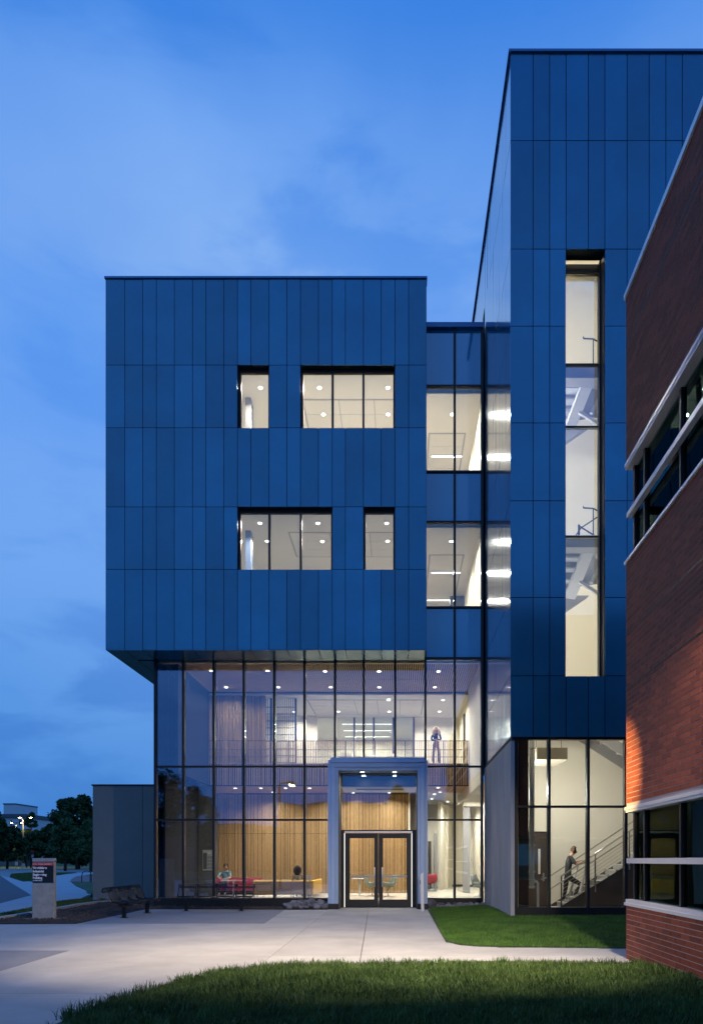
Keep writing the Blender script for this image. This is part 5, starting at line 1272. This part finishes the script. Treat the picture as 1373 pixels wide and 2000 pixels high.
# ------------------------------------------------------------------ street lamps
def street_lamp(label, x, y, z, h, heads, power, base=True, head_w=.5, col=(1, .80, .50), real=True, spread=160, pr=.08):
    k = thing('street_lamp', label, 'street lamp', (x, y, z), 'parking lot lamps')
    if base: MB().tube([(x, y, z), (x, y, z + .9)], .32, 14).build('concrete_base', M['conc'], k)
    MB().tube([(x, y, z + (.9 if base else 0)), (x, y, z + h)], [pr * 1.4, pr], 10).build('pole', mat('lamp_pole', (.06, .055, .05), .5, .4), k, smooth=True)
    for dx in heads:
        s = 1 if dx > 0 else -1
        hd = MB().box(min(x + dx - head_w * .6, x + dx + head_w * .6), x + dx + head_w * .6, y - .22, y + .22, z + h - .02, z + h + .14); hd.bar((x, y, z + h + .05), (x + dx, y, z + h + .06), .08); hd = hd.build('lamp_head', M['dark'], k)
        boxo('lens', x + dx - head_w * .4, x + dx + head_w * .4, y - .18, y + .18, z + h - .10, z + h - .025, M['sodium'], hd)
        if real: area_light('lamp', (x + dx, y, z + h - .14), .35, power, color=col, parent=k, spread=spread)
    return k
D1 = 150; bx = X(46, D1)
street_lamp('taller twin headed lamp post right of the pair by the far road', bx, D1, 0, 11.0, (1.7, -.7), 500, pr=.12)
D2 = 170; street_lamp('farther lamp post left of the pair by the far road', X(33, D2), D2, .3, 10.6, (-1.2, 1.4), 500, pr=.12)
pl = street_lamp('lamp post on the walk left of the camera, its light pooling on the paving', -6.6, 8.3, 0, 5.85, (.7,), 200, base=False, col=(1, .80, .56), head_w=.34, pr=.06)
lo_ = [c for c in pl.children if c.type == 'LIGHT'][0]; lo_.data.spread = R(76); lo_.rotation_euler = (Vector((-2.4, 13.2, 0)) - wloc(lo_)).to_track_quat('-Z', 'Y').to_euler()
brick_fill = bpy.data.lights.new('lamp', 'SPOT'); brick_fill.energy = 1500; brick_fill.color = (1, .78, .5); brick_fill.spot_size = R(27); brick_fill.spot_blend = .9; brick_fill.shadow_soft_size = .12  # added spot without a fixture, brightens the foot of the brick wall
brick_fill_ob = bpy.data.objects.new('lamp', brick_fill); COL.objects.link(brick_fill_ob); brick_fill_ob.parent = pl; brick_fill_ob.location = (.7, 0, 5.68)
brick_fill_ob.rotation_euler = (Vector((3.7, 9.4, .45)) - wloc(brick_fill_ob)).to_track_quat('-Z', 'Y').to_euler()
corner_fill = bpy.data.lights.new('lamp', 'SPOT'); corner_fill.energy = 21000; corner_fill.color = (1, .64, .22); corner_fill.spot_size = R(12.5); corner_fill.spot_blend = .8; corner_fill.shadow_soft_size = .03  # added narrow spot, stands in for tower light spilling onto the brick corner
corner_fill_ob = bpy.data.objects.new('lamp', corner_fill); COL.objects.link(corner_fill_ob); corner_fill_ob.parent = pl; corner_fill_ob.location = (.9, 0, 5.68)
corner_fill_ob.rotation_euler = (Vector((BX, 11.40, 2.9)) - wloc(corner_fill_ob)).to_track_quat('-Z', 'Y').to_euler()
wp = thing('wall_light', 'downward wall light on the brick building just right of the frame', 'wall light', (BX - .05, 6.3, 5.4))
MB().prism_xz([(BX - .002, 5.3), (BX - .24, 5.36), (BX - .26, 5.46), (BX - .002, 5.6)], 6.1, 6.5).build('housing', M['dark'], wp)
wl_ = area_light('lamp', (BX - .3, 6.3, 5.32), .25, 330, color=(1, .84, .66), parent=wp, spread=78); wl_.rotation_euler = (Vector((-.6, 12.6, 0)) - wloc(wl_)).to_track_quat('-Z', 'Y').to_euler()
# small road signs
for i, (px_, D) in enumerate(((52.5, 140), (60.5, 136))):
    k = thing('road_sign', ('thin post with small blue sign beside the lamp base', 'dark parking sign post with red top and letter P')[i], 'sign', (X(px_, D), D, 0))
    x = X(px_, D)
    boxo('post', x - .12, x + .12, D, D + .2, 0, 3.4 if i == 0 else 3.6, M['dark'], k)
    if i == 0: boxo('plate', x - .75, x + .35, D - .05, D, 2.6, 3.5, mat('blue_plate', (.05, .06, .15), .5), k)
    else:
        boxo('plate', x + .13, x + .75, D - .05, D, 1.7, 3.0, M['signblack'], k); boxo('plate', x + .13, x + .75, D - .06, D, 3.0, 3.6, M['signred'], k)
        textm('lettering', 'P', 1.0, x + .2, D - .08, 2.0, M['signwhite'], k)
# bike rack
kx_, kD = X(176, 50), 49.5
br = thing('bike_rack', 'low hooped bike rack on the brick pavers beside the grey wing', 'bike rack', (kx_, kD, 0))
for q in range(4):
    m_ = MB(); y = kD + q * .35; x = kx_ + q * .45
    m_.tube([(x - .35, y, 0), (x - .35, y, .5), (x - .28, y, .72), (x, y, .85), (x + .28, y, .72), (x + .35, y, .5), (x + .35, y, 0)], .03, 6); m_.build('hoop', M['bench'], br, smooth=True)
# far white building and stone wall
fb_ = thing('white_building', 'white stucco building with grey roof behind the street lamps', 'building', (X(20, 210), 210, 0))
wbm = boxo('wall', X(-60, 210), X(50, 210), 210, 240, 0, Z(1597, 210), M['bldwhite'], fb_); boxo('roof_block', X(8, 212), X(31, 212), 212, 225, Z(1595, 210), Z(1571, 212), M['bldwhite'], fb_)
boxo('roof', X(-60, 209.5), X(51.5, 209.5), 209.3, 240, Z(1597, 210), Z(1590, 210), M['roofgrey'], fb_); boxo('roof', X(7, 212), X(32, 212), 211.8, 225, Z(1571, 212), Z(1569, 212), M['roofgrey'], fb_)
for p_ in (5, 22, 39): boxo('window', X(p_, 210), X(p_ + 2, 210), 209.8, 209.95, Z(1612, 210), Z(1602, 210), M['dark'], fb_)
tag(MB().box(X(-40, 185), X(64, 185), 185, 186, 0, Z(1660, 185)).build('stone_wall', M['limestone']), 'low grey stone wall beyond the far road', 'wall')

# ------------------------------------------------------------------ trees
def tree(label, x, y, z, h, rx, rz, n, leaf, m='leaf', low=.25, clumps=40, group='trees', ry=None, seed=0, trunk=.25):
    rnd = np.random.RandomState(seed); k = thing('tree', label, 'tree', (x, y, z), group)
    cz = z + h - rz; t = MB(); t.tube([(x, y, z - .3), (x + .1, y, z + h * .35), (x, y, cz + rz * .3)], [trunk, trunk * .75, trunk * .3], 8)
    c = rnd.normal(size=(clumps, 3)); c /= np.linalg.norm(c, axis=1)[:, None]; c *= rnd.uniform(.45, 1., (clumps, 1)) ** .6
    c = c * np.array([rx, ry or rx, rz]) * .82; c[:, 2] = np.where(c[:, 2] < -rz * (1 - low), c[:, 2] * .5, c[:, 2])
    for q in c[:14]: t.tube([(x, y, cz - rz * .55 + rnd.uniform(-.3, .3)), (x + q[0] * .5, y + q[1] * .5, cz + q[2] * .35), (x + q[0], y + q[1], cz + q[2])], [trunk * .35, trunk * .2, trunk * .07], 5, caps=False)
    t.build('trunk', M['trunk'], k, smooth=True)
    ci = rnd.randint(0, clumps, n); sz = rnd.uniform(.11, .34, clumps)[ci][:, None] * rx
    d = rnd.normal(size=(n, 3)); d /= np.linalg.norm(d, axis=1)[:, None]
    p = c[ci] + d * sz * rnd.uniform(.3, 1., (n, 1)) ** .5 * np.array([1, 1, .75])
    u = rnd.normal(size=(n, 3)); u /= np.linalg.norm(u, axis=1)[:, None]; v = np.cross(u, rnd.normal(size=(n, 3))); v /= np.linalg.norm(v, axis=1)[:, None]
    s = leaf * rnd.uniform(.6, 1.3, (n, 1)); o = np.array([0, 0, cz - z]) + p
    V = np.stack([o - u * s, o + v * s * .5, o + u * s, o - v * s * .5], 1)
    me = bpy.data.meshes.new('crown'); me.vertices.add(4 * n); me.vertices.foreach_set('co', V.ravel()); me.loops.add(4 * n); me.loops.foreach_set('vertex_index', np.arange(4 * n, dtype=np.int32))
    me.polygons.add(n); me.polygons.foreach_set('loop_start', np.arange(n, dtype=np.int32) * 4); me.polygons.foreach_set('loop_total', np.full(n, 4, np.int32)); me.update(); me.materials.append(M[m])
    inst('crown', me, (x, y, z), k)
def ptree(label, px_, ptop, pw, D, n, leaf, m='leaf', z=0, seed=0, low=.25, clumps=45, rzf=None):
    h = Z(ptop, D) - z; rx = pw / FPX * D / 2
    tree(label, X(px_, D), D, z, h, rx, rzf or h * .47, n, leaf, m, low, clumps, 'trees beyond the road', seed=seed)
ptree('tall spreading dark tree between the lamps and the grey wing', 150, 1543, 118, 120, 17000, .33, seed=1, clumps=70)
ptree('round dark tree half hidden behind the grey wing', 208, 1516, 70, 118, 9000, .34, seed=2)
ptree('dark bushy tree at the left frame edge over the white building', -10, 1556, 60, 112, 8000, .30, seed=3)
ptree('low dark tree in front of the white building', 15, 1602, 70, 128, 9000, .32, seed=4)
ptree('narrow dark tree right of the white building', 62, 1580, 34, 175, 6000, .42, seed=5, z=.6)
ptree('paler green tree in front of the tall dark tree', 128, 1588, 66, 104, 10000, .26, 'leaf2', seed=6)
ptree('paler green tree touching the corner of the grey wing', 178, 1590, 62, 98, 10000, .25, 'leaf2', seed=7)
ptree('low wide dark tree behind the campus sign', 95, 1612, 90, 140, 10000, .36, seed=8)
ptree('low wide dark tree beyond the lamp posts', 50, 1622, 80, 180, 8000, .45, seed=9, z=.8)
ptree('dark thicket tree under the tall spreading tree', 155, 1622, 110, 124, 12000, .34, seed=10)
# opposite side of the forecourt, mirrored in the lobby glass
for i, (x, y, h, r_) in enumerate(((-28, -32, 13, 3.6), (-22.5, -30, 10.4, 2.6), (-36, -33, 12, 4.0), (.4, -25, 10.6, 1.9), (16, -40, 10, 4.2))):
    tree(('tree across the forecourt, tallest at the left', 'tree across the forecourt, second from the left', 'tree across the forecourt, farthest left', 'tree across the forecourt, facing the doorway', 'tree across the forecourt, at the right')[i], x, y, 0, h, r_, h * .42, 8000, .20, 'leaf', clumps=70, group='trees across the forecourt', seed=20 + i)
ob_ = thing('opposite_building', 'low dark brick building across the forecourt behind the camera', 'building', (-3, -46, 0))
ow = MB()
for a, b, c, d in wall_rects(-16, 12, 0, 9.2, [(q0, q0 + 2, 2.2, 4.6) for q0 in ()] + [(-14 + 4.4 * q, -12 + 4.4 * q, 2.2, 4.6) for q in range(6)]): ow.box(a, b, -46.3, -46, c, d)
ow.box(-16, 12, -60, -59.7, 0, 9.2).box(-16, -15.7, -59.7, -46.3, 0, 9.2).box(11.7, 12, -59.7, -46.3, 0, 9.2).box(-16, 12, -60, -46, 9.2, 9.4)
ow.box(-52, -16.01, -58, -46.5, 0, 6.3)
ow.build('wall', mat('dark_masonry', (.05, .05, .055), .85, nscale=2, nvar=.2), ob_)
for q in range(6): boxo('window', -14 + 4.4 * q, -12 + 4.4 * q, -46.2, -46.1, 2.2, 4.6, M['dark'], ob_)
print('objects', len(bpy.data.objects), 'tris', sum(len(m.polygons) for m in bpy.data.meshes))
